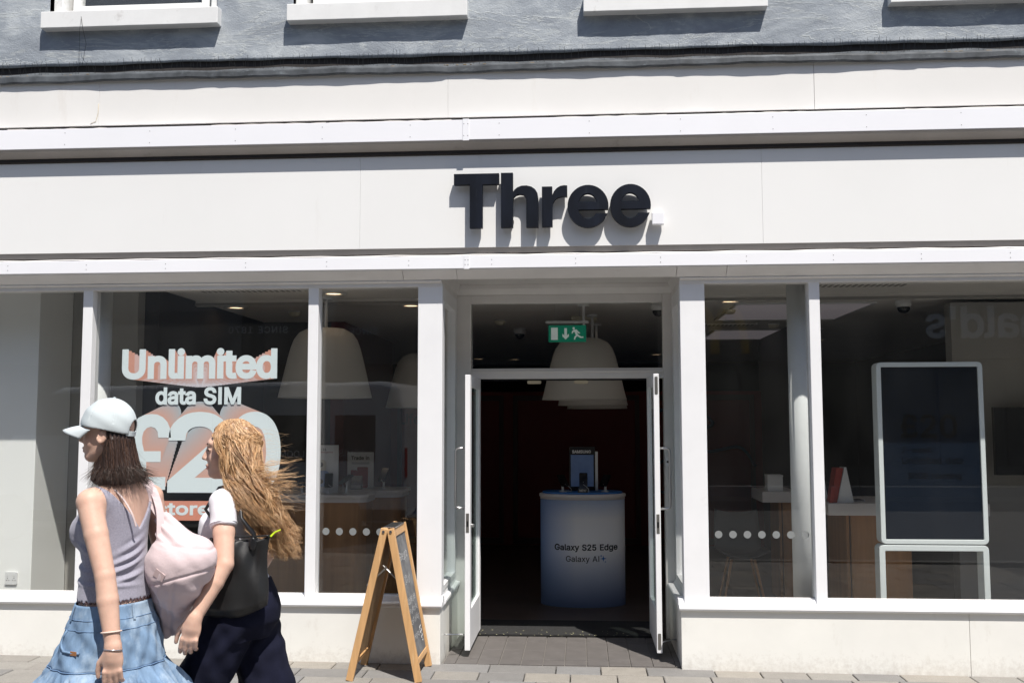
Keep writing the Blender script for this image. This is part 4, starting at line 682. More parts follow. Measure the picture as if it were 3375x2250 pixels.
# exit sign on two wires
EXS = thing('exit_sign', 'green hanging exit sign with arrow and running figure above the open doors', 'sign', (-.11, 1.5, 2.3))
_n0 = set(bpy.data.objects)
box('panel', (-.278, .058, 1.995, 2.003, 2.285, 2.436), 'exit_green', EXS, .002)
box('rail', (-.305, .08, 1.985, 2.015, 2.452, 2.475), 'plastic_white', EXS, .003)
for x in (-.22, .0): MB().tube([(x, 2.0, 2.475), (x, 2.0, 2.749)], .002, 5).build('wire', 'steel', EXS)
box('junction_box', (-.165, .0, 1.96, 2.04, 2.62, 2.67), 'plastic_white', EXS, .005)
yy = 1.9935
MB().add([(-.255,yy,2.305),(-.195,yy,2.305),(-.195,yy,2.415),(-.255,yy,2.415)], [(0,1,2,3)]).build('door_symbol', 'exit_white', EXS)
link('arrow_symbol', loops_to_mesh('arrow_symbol', [[(-.137,.41-.0),(-.113,.41),(-.113,.345),(-.096,.36),(-.096,.335),(-.125,.308),(-.154,.335),(-.154,.36),(-.137,.345)]], .0003), 'exit_white', EXS).data.transform(Matrix.Translation((0, yy, 2.0)))
rm = MB(); rm.add([(-.053+.011*math.cos(k*.5236), yy, 2.408+.011*math.sin(k*.5236)) for k in range(12)], [tuple(range(12))])
for P in ([(-.055,.394),(-.028,.398),(-.006,.374),(.002,.37),(.004,.360),(-.010,.360),(-.024,.376),(-.015,.352),(.012,.334),(.034,.334),(.034,.322),(.008,.320),(-.022,.338),(-.036,.322),(-.040,.306),(-.052,.306),(-.048,.330),(-.034,.346),(-.046,.376),(-.058,.372),(-.062,.360),(-.072,.362),(-.068,.382)],):
    rm.add([(p[0], yy, p[1]+2.0) for p in P], [tuple(range(len(P)))])
rm.build('running_figure', 'exit_white', EXS)
for o_ in set(bpy.data.objects)-_n0:                   # the sign hangs nearer the door than first laid out
    o_.data.transform(Matrix.Translation((-.008, -.5, .03)) @ Matrix.Translation((0, 2.0, 2.31)) @ Matrix.Diagonal((.945, .945, .945, 1)) @ Matrix.Translation((0, -2.0, -2.31)))
    o_.matrix_basis = Matrix()
t = thing('emergency_light', 'cream box light fitting on the ceiling behind the exit sign wires', 'light', (.0, 3.6, 2.75))
box('body', (-.1, .17, 3.5, 3.7, 2.70, 2.7495), 'plastic_cream', t, .012)
# door mat
t = tag(MB().box(-.88, .60, .935, 1.50, -.0005, .012).build('door_mat', None), 'worn black entrance mat lying across the shop doorway', 'mat')
mat('mat_black', (.018, .018, .018), .95, var=(60, .4), bump=(220, .8, .004), stain=((.16,.14,.11), 45, .66, .5)); t.data.materials.append(M['mat_black'])
lit = MB()
for _ in range(46):
    x = random.uniform(-.85, .35); y_ = random.choice((random.gauss(.93, .02), random.uniform(.94, 1.1))); s_ = random.uniform(.004, .012); a = random.uniform(0, 6.3)
    lit.add([(x+s_*math.cos(a+q*1.57)*(1 if q % 2 else .5), y_+s_*math.sin(a+q*1.57)*(1 if q % 2 else .5), .013+(q % 2)*.003) for q in range(4)], [(0,1,2,3)])
mat('litter', (.42, .40, .24), .8, var=(40, .4)); tag(lit.build('litter', 'litter'), kind='stuff', label='scattered dry leaf bits and grit on the doorway mat', cat='litter')

# ------------------------------------------------------------------ promotional counter
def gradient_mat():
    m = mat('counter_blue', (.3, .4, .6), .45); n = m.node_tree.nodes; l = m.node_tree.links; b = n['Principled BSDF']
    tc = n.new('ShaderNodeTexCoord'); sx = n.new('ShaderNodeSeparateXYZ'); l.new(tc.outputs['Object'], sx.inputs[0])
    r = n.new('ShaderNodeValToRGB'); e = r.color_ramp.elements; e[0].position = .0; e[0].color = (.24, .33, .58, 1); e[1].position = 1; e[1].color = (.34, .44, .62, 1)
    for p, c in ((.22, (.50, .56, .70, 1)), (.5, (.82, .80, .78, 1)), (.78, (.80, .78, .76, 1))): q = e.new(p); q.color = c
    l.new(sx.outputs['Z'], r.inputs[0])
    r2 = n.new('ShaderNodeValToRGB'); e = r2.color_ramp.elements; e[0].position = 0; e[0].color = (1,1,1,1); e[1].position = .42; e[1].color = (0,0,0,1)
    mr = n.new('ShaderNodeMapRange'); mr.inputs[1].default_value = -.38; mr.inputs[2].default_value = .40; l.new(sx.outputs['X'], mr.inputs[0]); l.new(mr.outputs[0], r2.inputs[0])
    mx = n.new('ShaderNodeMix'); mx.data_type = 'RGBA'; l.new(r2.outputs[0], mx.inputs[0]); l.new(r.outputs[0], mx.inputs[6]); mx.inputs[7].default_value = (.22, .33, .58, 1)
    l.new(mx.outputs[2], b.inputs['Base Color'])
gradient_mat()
pc = thing('promotional_counter', 'pale blue oval counter with two lines of black lettering just inside the doors', 'counter', (0, 2.35, 0))
cx, cy = .005, 2.35
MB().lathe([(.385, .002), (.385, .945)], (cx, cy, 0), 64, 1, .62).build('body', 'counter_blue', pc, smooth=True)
MB().lathe([(.388, .9455), (.388, .965), (.396, .968), (.396, .99), (.388, .995)], (cx, cy, 0), 64, 1, .62).build('rim', 'counter_white', pc, smooth=True)
MB().lathe([(.365, .9955), (.365, 1.012)], (cx, cy, 0), 64, 1, .62).build('top', 'blue_print', pc)
def curved_text(name, txt, x0, x1, z0, bold, parent):
    for o in lettering(name, txt, x0, x1, z0, 0, 'black_print', parent, bold=bold):
      me = o.data; bm = bmesh.new(); bm.from_mesh(me); bmesh.ops.subdivide_edges(bm, edges=bm.edges, cuts=1); bm.to_mesh(me); bm.free()
      for v in me.vertices: v.co.y += cy-.62*math.sqrt(max(0, .386**2-(v.co.x-cx)**2))-.0008
curved_text('lettering', 'Galaxy S25 Edge', -.245, .315, .505, .06, pc)
curved_text('lettering', 'Galaxy AI', -.145, .150, .405, .02, pc)
def star(x, z, s):
    P = []
    for k in range(16):
        a = k*math.pi/8; r = s*(1 if k % 4 == 0 else (.42 if k % 2 else .30)); P.append((x+r*math.cos(a), z+r*math.sin(a)))
    o = link('sparkle_mark', loops_to_mesh('sparkle_mark', [P], .0004), 'blue_print', pc)
    for v in o.data.vertices: v.co.y += cy-.62*math.sqrt(.386**2-(v.co.x-cx)**2)-.0008
star(.188, .43, .028); star(.168, .455, .013); star(.205, .402, .010)
# display card and phones on it
dc = thing('display_card', 'black upright display card with white heading and blue picture on the promotional counter', 'display card', (.0, 2.4, 1.013))
box('panel', (-.115, .125, 2.40, 2.42, 1.014, 1.415), 'plastic_black', dc, .003)
mat('card_picture', (.10, .16, .30), .4, var=(2, .5), emit=((.25, .4, .8), .02)); box('picture', (-.10, .11, 2.3985, 2.3995, 1.05, 1.34), 'card_picture', dc)  # printed picture given a faint added glow, though it is no lamp
lettering('lettering', 'SAMSUNG', -.085, .085, 1.357, 2.3985, 'white_print', dc, bold=.06)
box('side_strip', (.1255, .150, 2.402, 2.412, 1.014, 1.37), 'plastic_white', dc)
def phone_stand(x, yy, z, rz, lab, m='phone_black', tilt=40, h=.10):
    t = thing('phone_on_stand', lab, 'phone', (x, yy, z), 'display phones on security stands')
    def X(p): a = R(rz); return (x+p[0]*math.cos(a)-p[1]*math.sin(a), yy+p[0]*math.sin(a)+p[1]*math.cos(a), z+p[2])
    ca, sa = math.cos(R(tilt)), math.sin(R(tilt))
    mb = MB(); n0 = rbox(-.037, .037, -.075, .075, .01, 3); top = [X((p[0], p[1]*ca-.004*sa, h+p[1]*sa+.004*ca)) for p in n0]; bot = [X((p[0], p[1]*ca+.004*sa, h+p[1]*sa-.004*ca)) for p in n0]
    k = len(n0); mb.add(top+bot, [tuple(range(k)), tuple(range(k, 2*k))[::-1]]+[(i, (i+1) % k, (i+1) % k+k, i+k) for i in range(k)]); mb.build('phone', m, t)
    MB().tube([X((0, .0, .0)), X((0, .01, h*.5)), X((0, .002, h-.006))], .011, 8).build('stem', 'plastic_white' if m != 'phone_black' or h > .09 else 'plastic_black', t)
    MB().lathe([(.035, .0), (.035, .008), (.014, .012)], X((0,0,0)), 16).build('base', 'plastic_white', t)
    pts = [X((.0, -.04+.0*q, h*.7))]+[X((.05*math.sin(q*.6), -.05-.012*q, h*.7-.02*q)) for q in range(1, 4)]+[X((.02, -.03, .006))]
    MB().tube(pts, .002, 5).build('cable', 'plastic_white', t, smooth=True)
phone_stand(-.17, 2.24, 1.013, 25, 'phone on stand at the left of the promotional counter'); phone_stand(.015, 2.20, 1.013, 0, 'phone on stand in the middle of the promotional counter', tilt=70); phone_stand(.21, 2.24, 1.013, -25, 'phone on stand at the right of the promotional counter')
nb = thing('new_tag', 'small black block reading NEW on the promotional counter', 'label', (.01, 2.15, 1.013)); box('block', (-.035, .055, 2.13, 2.15, 1.013, 1.045), 'plastic_black', nb)
lettering('lettering', 'NEW', -.02, .04, 1.022, 2.1285, 'white_print', nb)

# ------------------------------------------------------------------ counters and cards in the narrow left window
def wood_counter(x0, x1, y0, y1, zt, lab, r=.12):
    t = thing('display_counter', lab, 'counter', ((x0+x1)/2, (y0+y1)/2, 0))
    def outline(g): return [(p[0], p[1]) for p in rbox(x0-g, x1+g, y0-g, y1+g, r, 6)]
    MB().prism(outline(-.02), 'z', .001, zt-.0705).build('base', 'wood', t)
    MB().prism(outline(.0), 'z', zt-.07, zt-.03).build('slab_edge', 'counter_white', t, .004)
    MB().prism(outline(.012), 'z', zt-.0295, zt).build('worktop', 'counter_white', t, .006)
    return t
wood_counter(-3.25, -1.93, 2.0, 2.5, .995, 'nearer oak counter with white top behind the narrow left window')
wood_counter(-2.9, -1.75, 2.75, 3.3, .985, 'farther oak counter with white top and a Trade in card on it')
c1 = thing('poster_card', 'white card with a large camera phone picture on the nearer left counter', 'card', (-2.39, 2.25, .996))
box('panel', (-2.535, -2.248, 2.25, 2.262, .997, 1.434), 'white_print', c1, .002)
lettering('lettering', 'Phone 16', -2.49, -2.365, 1.385, 2.2488, 'black_print', c1, bold=.03); lettering('lettering', 'ple intelligence', -2.47, -2.30, 1.362, 2.2488, 'red_print', c1)
mat('cream_print', (.55, .52, .45), .5)
MB().add([(p[0], 2.2492, p[1]) for p in rbox(-2.515, -2.36, 1.09, 1.30, .04)], [tuple(range(28))]).build('picture_phone', 'cream_print', c1)
MB().add([(p[0], 2.2488, p[1]) for p in rbox(-2.515, -2.325, 1.05, 1.20, .05)], [tuple(range(28))]).build('picture_phone', 'pale_blue_print', c1)
for z in (1.255, 1.10): MB().add([(-2.41+.022*math.cos(k*.393), 2.2484, z+.022*math.sin(k*.393)) for k in range(16)], [tuple(range(16))]).build('picture_lens', 'black_print', c1)
c2 = thing('poster_card', 'white card headed Trade in with a red picture on the farther left counter', 'card', (-2.2, 3.0, .986))
box('panel', (-2.34, -2.075, 3.0, 3.01, .987, 1.346), 'white_print', c2, .002)
lettering('lettering', 'Trade in', -2.30, -2.12, 1.272, 2.9988, 'black_print', c2, bold=.05)
for q in range(2): box('small_print', (-2.30+q*.006, -2.115-q*.004, 2.9985, 2.9995, 1.240-q*.011, 1.245-q*.011), 'grey_print', c2)
for x0, x1, z1 in ((-2.305, -2.24, 1.17), (-2.24, -2.13, 1.20)): MB().add([(p[0], 2.9992-.0002*(x0 > -2.25), p[1]) for p in rbox(x0, x1, .995, z1, .015)], [tuple(range(28))]).build('picture_phone', 'red_print', c2)
lettering('lettering', '5G', -2.29, -2.235, 1.0, 2.9984, 'white_print', c2, bold=.05)
phone_stand(-2.31, 2.15, .996, 10, 'phone on stand in front of the camera phone card', tilt=55, h=.12); phone_stand(-2.15, 2.15, .996, -35, 'phone on stand right of the camera phone card', tilt=30, h=.13)
phone_stand(-1.95, 2.88, .986, -20, 'phone on stand right of the Trade in card', tilt=60, h=.14); phone_stand(-2.55, 2.12, .996, 20, 'phone on stand hidden left of the window post', tilt=50, h=.12)
cr = thing('card_reader', 'small silver card reader lying before the Trade in card', 'card reader', (-2.22, 2.9, .986))
MB().prism([(2.85, .987), (2.93, .987), (2.93, 1.115), (2.90, 1.12), (2.86, 1.06)], 'x', -2.275, -2.165).build('body', 'phone_silver', cr, .004); box('slot', (-2.27, -2.17, 2.8485, 2.8495, .995, 1.03), 'plastic_white', cr)
# wall graphic lines on the red side wall at left: lettering and scribbles
gm = thing('wall_graphic', 'dark slogan lettering Life Needs a Network on the red inner wall', 'wall graphic', (-1.5, 6.5, 1.3))
mat('slogan_dark', (.02, .004, .004), .7)
lettering('lettering', 'Life Needs a', -2.48, -1.42, 1.62, 6.598, 'slogan_dark', gm, bold=.05); lettering('lettering', 'Network', -2.2, -1.42, 1.42, 6.598, 'slogan_dark', gm, bold=.05)
mat('doodle_blue', (.03, .06, .10), .7)
def scribble(pts, r, name, parent, m):
    n = len(pts); P = []
    for i in range(n-1):
        a, b_, c, d = [Vector(pts[max(0, min(n-1, i+k))]) for k in (-1, 0, 1, 2)]
        for q in range(8):
            s = q/8; P.append(.5*((2*b_)+(c-a)*s+(2*a-5*b_+4*c-d)*s*s+(3*b_-a-3*c+d)*s*s*s))
    P.append(Vector(pts[-1])); return MB().tube(P, r, 6).build(name, m, parent, smooth=True)
dg = thing('wall_doodle', 'dark swirling line drawing on the wall in the narrow right window', 'wall drawing', (1.2, 6.5, 1.2))
scribble([(.95,6.58,1.75),(1.35,6.58,1.85),(1.75,6.58,1.62),(1.4,6.58,1.45),(1.65,6.58,1.25),(2.1,6.58,1.3),(2.3,6.58,1.05)], .022, 'line', dg, 'doodle_blue')
scribble([(.9,6.58,.95),(1.1,6.58,1.12),(1.4,6.58,1.0),(1.3,6.58,.75),(1.0,6.58,.72),(.95,6.58,.9)], .02, 'line', dg, 'doodle_blue')
# ------------------------------------------------------------------ right window: screen stand, table, leaflets
mat('stand_white', (.66, .70, .70), .4)
def screen_mat():
    m = mat('screen_navy', (.005, .009, .017), .25, spec=.12); return m
screen_mat()
k = thing('screen_stand', 'tall navy advertising screen in a white rounded frame stand behind the right window', 'screen', (2.5, .55, 0))
def ring(x0, x1, z0, z1, t_, y0, y1, r=.035, open_bottom=False):
    o = rbox(x0, x1, z0, z1, r); i_ = rbox(x0+t_, x1-t_, z0+t_, z1-t_, .006); n = len(o); V = []
    for yy_ in (y0, y1):
        V += [(p[0], yy_, p[1]) for p in o]; V += [(p[0], yy_, p[1]) for p in i_]
    F = []
    for q in range(n):
        w_ = (q+1) % n
        F += [(q, w_, n+w_, n+q), (2*n+q, 3*n+q, 3*n+w_, 2*n+w_), (q, 2*n+q, 2*n+w_, w_), (n+q, n+w_, 3*n+w_, 3*n+q)]
    return MB().add(V, F)
ring(2.142, 2.893, .768, 2.072, .034, .50, .62).build('screen_frame', 'stand_white', k, .004)
box('screen', (2.174, 2.861, .512, .60, .80, 2.04), 'screen_navy', k)
ring(2.125, 2.890, .003, .762, .042, .50, .62).build('leg_frame', 'stand_white', k, .004)
mat('screen_text', (.0012, .0012, .0018), .3, spec=.1)
mat('screen_text2', (.016, .020, .03), .4)
lettering('lettering', '£20', 2.31, 2.70, 1.53, .511, 'screen_text', k, bold=.04); lettering('lettering', '2-week', 2.31, 2.52, 1.42, .511, 'screen_text', k); lettering('lettering', 'Unlimited data', 2.31, 2.74, 1.34, .511, 'screen_text', k)
lettering('lettering', '30GB roaming', 2.345, 2.72, 1.235, .511, 'screen_text', k, bold=.02)
def table(x0, x1, y0, y1, zt, lab):
    t = thing('display_table', lab, 'table', (x0, y0, 0))
    box('worktop', (x0, x1, y0, y1, zt-.10, zt), 'counter_white', t, .006); box('front_panel', (x0+.20, min(x0+.68, x1-.04), y0+.08, y0+.11, .001, zt-.1005), 'wood', t, .002); box('side_panel', (x0+.17, x0+.195, y0+.12, y1-.05, .001, zt-.1005), 'wood', t)
table(2.014, 3.3, 1.5, 2.3, .977, 'white topped display table with oak panel behind the white frame screen')
table(1.66, 2.0, 2.5, 3.1, 1.0, 'small white table behind the round column at right')
lf = thing('leaflet_stand', 'tent shaped red and white leaflet stand on the right display table', 'leaflet stand', (2.15, 1.6, .978))
MB().prism([(2.10, .978), (2.235, .978), (2.18, 1.267), (2.165, 1.267)], 'y', 1.55, 1.70).build('tent', 'plastic_white', lf)
MB().prism([(2.05, .979), (2.098, .979), (2.155, 1.26), (2.10, 1.26)], 'y', 1.549, 1.70).build('leaflet', 'red_print', lf); MB().prism([(2.03, .979), (2.06, .979), (2.085, 1.11), (2.05, 1.11)], 'y', 1.52, 1.54).build('leaflet', 'red_print', lf)
lf2 = thing('leaflet_stand', 'white tent leaflet stand half hidden by the right window post', 'leaflet stand', (1.99, 1.9, .978)); MB().prism([(2.03, .978), (2.11, .978), (2.07, 1.24), (2.06, 1.24)], 'y', 1.9, 2.0).build('tent', 'plastic_white', lf2)
pb = thing('phone_box', 'white carton on the small table behind the round column', 'box', (1.7, 2.6, 1.001)); box('carton', (1.72, 1.86, 2.55, 2.7, 1.001, 1.13), 'plastic_white', pb, .003); box('lid', (1.717, 1.863, 2.547, 2.703, 1.1305, 1.15), 'plastic_white', pb, .003)
ph = thing('loose_phone', 'phone lying flat on the right display table', 'phone', (2.32, 1.7, .978)); box('body', (2.27, 2.35, 1.65, 1.80, .978, .99), 'phone_silver', ph, .003); box('glass_face', (2.275, 2.345, 1.655, 1.795, .9902, .992), 'phone_black', ph)
# white shell chair
mat('chair_grey', (.07, .07, .068), .5)
ch = thing('shell_chair', 'pale shell chair with slim oak legs in the narrow right window', 'chair', (1.42, 2.15, 0))
V = []; n = 10
for j in range(9):
    for i in range(n+1):
        u = i/n-.5; s = j/8
        if s < .5: yy_, zz = 2.45-.40+ .40*(s*2), .45-.02*math.sin(s*6)
        else: yy_, zz = 2.45+.08*(s-.5)*2, .45+.36*(s-.5)*2
        V.append((1.42+u*.42*(1-.25*max(0, s-.7)), yy_-.0, zz+.10*abs(u*2)**2.5*(.6 if s < .5 else .3)))
F = [(j*(n+1)+i, j*(n+1)+i+1, (j+1)*(n+1)+i+1, (j+1)*(n+1)+i) for j in range(8) for i in range(n)]
o = MB().add(V, F).build('shell', 'chair_grey', ch, smooth=True); sm = o.modifiers.new('solid', 'SOLIDIFY'); sm.thickness = .012
for sx in (-1, 1):
    for dy in (2.10, 2.42): MB().tube([(1.42+sx*.10, 2.26+(dy-2.26)*.6, .43), (1.42+sx*.19, dy, .001)], [.014, .009], 8).build('leg', 'wood', ch)
tv = thing('wall_screen', 'black wall mounted screen at the right edge of the right window', 'screen', (3.9, 2.0, 1.2)); box('panel', (3.56, 4.6, 2.0, 2.05, 1.18, 1.765), 'tv_black', tv, .004); box('bracket', (3.9, 4.2, 2.0505, 2.2, 1.35, 1.6), 'black_metal', tv)
tag(box('screen_wall', (3.3, XR-.11, 2.2005, 2.35, 0, 2.7), 'wall_grey'), kind='structure')
# ------------------------------------------------------------------ window sticker
mat('sticker_pale', (.70, .77, .79), .5); mat('sticker_salmon', (.66, .27, .19), .5)
for k in range(14):
    f = k/13; a = np.array((.60, .30, .23)); b_ = np.array((.55, .52, .56)); f2 = min(1, (1-(1-f)**1.5)+(.28 if k % 2 else 0)); mat('sticker_trail_%d' % k, tuple(a*(1-f2)+np.array((.66, .62, .66))*f2), .5)
    mat('sticker_trailb_%d' % k, tuple(np.array((.62, .36, .29))*(1-f)+np.array((.42, .46, .49))*f), .5)
SK = thing('window_sticker', 'printed window sticker reading Unlimited data SIM with a huge 20 pound price', 'sticker', (-2.75, .09, .95))
YS = .0915
def trail(name, loops, vx, vz, smin, n, mprefix, y0, bold):
    base = loops_to_mesh(name, loops, 0, bold); co = np.empty(len(base.vertices)*3); base.vertices.foreach_get('co', co); co = co.reshape(-1, 3)
    for k in range(n-1, -1, -1):
        s = 1-(1-smin)*(k+1)/n; me = base.copy(); c = co.copy(); c[:,0] = vx+(c[:,0]-vx)*s; c[:,2] = vz+(c[:,2]-vz)*s; c[:,1] = y0+.00025*(k+1)
        me.vertices.foreach_set('co', c.ravel()); link(name, me, '%s%d' % (mprefix, k*13//(n-1)), SK)
def flat(name, loops, m, y0, bold=0):
    me = loops_to_mesh(name, loops, 0, bold)
    for v in me.vertices: v.co.y = y0
    return link(name, me, m, SK)
U = fit(word_loops('Unlimited', track=-12), -3.305, -2.182, 1.968, 2.170)
trail('lettering_trail', U, -2.735, 1.895, .07, 22, 'sticker_trail_', YS, .0115)
flat('lettering', U, 'sticker_pale', YS, .0115)
L_, sp_ = by_word('data SIM', -8); Dm = fit(L_, -3.055, -2.437, 1.780, 1.895)
for a, b_ in sp_: flat('lettering', Dm[a:b_], 'sticker_pale', YS, .0065)
POUND = [(0,0),(300,0),(300,78),(138,78),(155,112),(160,150),(158,185),(262,185),(262,250),(142,250),(128,300),(124,345),(134,385),(158,412),(190,421),(222,412),(243,386),(248,348),(332,348),(326,402),(306,446),(274,478),(234,496),(188,500),(142,494),(102,476),(72,446),(54,406),(48,360),(50,318),(58,280),(66,250),(12,250),(12,185),(74,185),(76,150),(70,118),(50,92),(22,80),(0,78)]
P20 = fit([POUND], -3.285, -2.945, 1.172, 1.705)
P2_ = fit(word_loops('2'), -2.935, -2.520, 1.172, 1.700); P0 = fit(word_loops('0'), -2.50, -2.160, 1.165, 1.700)
for lp, sc_ in ((P20, 0), (P2_, 1), (P0, 2)):
    trail('lettering_trail', lp, (-2.80, -2.735, -2.66)[sc_], 1.87, .50, 14, 'sticker_trailb_', YS+.004, (.004, .024, .024)[sc_])
    flat('lettering', lp, 'sticker_pale', YS+.0038, (.004, .024, .024)[sc_])
me = MB().add([(-3.345, YS+.001, .952), (-2.24, YS+.001, .952), (-2.24, YS+.001, 1.090), (-3.345, YS+.001, 1.090)], [(0,1,2,3)]).build('price_band', 'sticker_salmon', SK)
L_, sp_ = by_word('In-store top'); Dm = fit(L_, -3.28, -2.33, .972, 1.075)
for a, b_ in sp_: flat('lettering', Dm[a:b_], 'sticker_pale', YS, .005)

# ------------------------------------------------------------------ A-board
mat('board_wood', (.54, .315, .14), .5, var=(4, .16, (8, 8, .6)), bump=(30, .12, .002, (6, 6, .5)), stain=((.68,.48,.28), 14, .60, .5, (3, 3, .4)))
mat('board_wood_top', (.62, .44, .25), .55, var=(6, .12, (8, .6, 8)))
mat('slate', (.10, .103, .11), .8, var=(3, .25), stain=((.22,.225,.23), 4, .50, .6))
mat('chalk', (.62, .62, .62), .9); mat('hardboard', (.40, .27, .15), .7, var=(8, .08))
AB = thing('chalk_sign', 'folding oak framed chalkboard sign standing on the pavement left of the door', 'sign', (-1.25, -.26, 0))
y0, y1 = -.49, -.035
def apanel(xf, xt, side):
    """a hinged panel: foot line x=xf, ridge line x=xt; side +1 faces +X"""
    H = .96; ux = Vector((xt-xf, 0, H)).normalized(); ln = Vector((xt-xf, 0, H)).length; nn = Vector((ux.z*side, 0, -ux.x*side))
    def bar(a0, a1, ya, yb, th0, th1, name, m, bev=.003):
        V = []
        for t_ in (th0, th1):
            for (aa, yy) in ((a0, ya), (a1, ya), (a1, yb), (a0, yb)):
                p = Vector((xf, yy, gz(xf)+.001))+ux*aa+nn*t_; V.append(tuple(p))
        return MB().add(V, [(0,1,2,3),(4,7,6,5),(0,4,5,1),(1,5,6,2),(2,6,7,3),(3,7,4,0)]).build(name, m, AB, bev)
    w_ = .034
    bar(.0, ln, y0, y0+w_, -.023, .023, 'stile', 'board_wood'); bar(.0, ln, y1-w_, y1, -.023, .023, 'stile', 'board_wood')
    bar(ln-w_*1.7, ln-.0005, y0+w_+.0005, y1-w_-.0005, -.0155, .0155, 'rail', 'board_wood'); bar(.10, .10+w_, y0+w_+.0005, y1-w_-.0005, -.0155, .0155, 'rail', 'board_wood')
    s_ = bar(.10+w_+.0005, ln-w_*1.7-.0005, y0+w_+.0005, y1-w_-.0005, -.004, .008, 'chalkboard', 'slate', 0)
    bar(.10+w_+.0005, ln-w_*1.7-.0005, y0+w_+.0005, y1-w_-.0005, -.0065, -.0045, 'backing', 'hardboard', 0)
    return ux, nn, ln, s_
uxr, nr, lnr, slate_r = apanel(-1.045, -1.232, 1); apanel(-1.49, -1.270, -1)
# chalk writing on the street-facing board
def chalk(txt, a, ya, yb, seed, th=-.0085):
    L = word_loops(txt, .22); xs = [p[0] for l in L for p in l]; x0_, x1_ = min(xs), max(xs); sc_ = (yb-ya)/(x1_-x0_)
    me = loops_to_mesh('chalk_writing', [[((p[0]-x0_)*sc_, p[1]*sc_*1.5+.006*math.sin(p[0]*3+seed)) for p in l] for l in L], 0, -.0006)
    for v in me.vertices:
        u, h = v.co.x, v.co.z; p = Vector((-1.045, ya+u, gz(-1.045)))+uxr*(a+h)+nr*.0088; v.co = p
    link('chalk_writing', me, 'chalk', slate_r)
for txt, a, ya, yb in (('Save up to', .755, -.40, -.13), ('20% off', .60, -.36, -.17), ('additional lines', .47, -.42, -.12), ('when added to your', .41, -.425, -.10), ('account including', .345, -.42, -.11), ('Home Broadband', .245, -.42, -.15)):
    chalk(txt, a, ya, yb, a*40)
P = [(math.sin(q*.42)*.020+.004*math.sin(q*1.1), q*.0022) for q in range(40)]
mb = MB(); pts = [Vector((-1.045, -.135+.03*math.sin(q*.5)*(.5+q/60), gz(-1.045)))+uxr*(.19+q*.0026)+nr*.0088 for q in range(40)]; mb.tube(pts, .0016, 4).build('chalk_doodle', 'chalk', slate_r)
for yy in (y0-.002, y1+.002):
    for x in (-1.275, -1.228): MB().tube([(x, yy-.004, .945), (x, yy+.004, .945)], .009, 10).build('bolt', 'steel', AB)
MB().box(-1.29, -1.21, y0+.06, y1-.06, .962, .968).build('hinge', 'steel', AB, .001)
mb = MB(); mb.tube([(-1.385, y0+.03, .60), (-1.27, y0+.035, .705), (-1.262, y0+.035, .72)], .006, 6); mb.build('stay_arm', 'dull_metal', AB)
mb = MB(); mb.tube([(-1.145, y0+.03, .60), (-1.26, y0+.045, .70), (-1.285, y0+.045, .725)], .006, 6); mb.build('stay_arm', 'dull_metal', AB)

# ------------------------------------------------------------------ the other side of the street (seen as reflections)
mat('brick', (.17, .07, .045), .85, var=(2, .15), bump=(10, .2, .01)); mat('dark_cladding', (.05, .05, .052), .6, var=(1, .1)); mat('far_glass', (.02, .022, .025), .08)
mat('sign_white', (.75, .75, .75), .5); mat('arch_yellow', (.75, .42, .02), .45); mat('pale_render', (.42, .40, .37), .8, var=(1, .06)); mat('mid_render', (.26, .25, .24), .8); mat('to_let_green', (.16, .48, .10), .6)
def brick_tex():
    m = M['brick']; n = m.node_tree.nodes; l = m.node_tree.links; t = n.new('ShaderNodeTexBrick'); tc = n.new('ShaderNodeTexCoord'); mp = n.new('ShaderNodeMapping')
    mp.inputs['Rotation'].default_value = (R(90), 0, 0); l.new(tc.outputs['Object'], mp.inputs[0]); l.new(mp.outputs[0], t.inputs['Vector'])
    t.inputs['Color1'].default_value = (.19, .075, .05, 1); t.inputs['Color2'].default_value = (.13, .05, .035, 1); t.inputs['Mortar'].default_value = (.22, .19, .17, 1); t.inputs['Scale'].default_value = 4; t.inputs['Mortar Size'].default_value = .012
    l.new(t.outputs[0], n['Principled BSDF'].inputs['Base Color'])
brick_tex()
def far_building(x0, x1, h, wall_m, lab, fascia_m, wins):
    t = thing('street_building', lab, 'building', ((x0+x1)/2, -19, 0), 'buildings across the street')
    box('wall', (x0, x1, -27, -18.9, 4.6, h), wall_m, t); box('ground_floor', (x0, x1, -27, -19.3, -.02, 3.2), 'dark_cladding', t); box('fascia', (x0, x1, -27, -18.8, 3.2, 4.599), fascia_m, t)
    n = max(2, int((x1-x0)/1.6)); 
    for i in range(n): a = x0+.15+(x1-x0-.3)*i/n; box('shop_window', (a, a+(x1-x0-.3)/n-.12, -19.3, -19.2, .5, 2.9), 'far_glass', t)
    for fl in range(wins):
        for i in range(n):
            a = x0+(x1-x0)*(i+.5)/n; wv = box('window', (a-.5, a+.5, -18.95, -18.88, 5.5+fl*3, 7.2+fl*3), 'far_glass', t); box('window_sill', (a-.58, a+.58, -18.98, -18.80, 5.38+fl*3, 5.499+fl*3), 'pale_render', wv)
    box('roof', (x0, x1, -27, -18.7, h, h+.3), 'dark_cladding', t); return t
b1 = far_building(-1.0, 16.0, 10.5, 'dark_cladding', 'dark clad restaurant across the street, its sign mirrored in the right windows', 'dark_cladding', 2)
b2 = far_building(-9.0, -1.02, 11.5, 'brick', 'red brick building across the street mirrored in the narrow left window', 'dark_cladding', 2)
b3 = far_building(-24.0, -9.02, 10.8, 'pale_render', 'pale rendered shop across the street mirrored in the sticker window', 'mid_render', 2)
far_building(16.02, 34, 10.6, 'brick', 'brick terrace farther along the street beyond the mirrored restaurant', 'dark_cladding', 2)
ms = thing('restaurant_sign', "white restaurant sign lettering mirrored at the top of the right window", 'sign', (11, -18.7, 3.6))
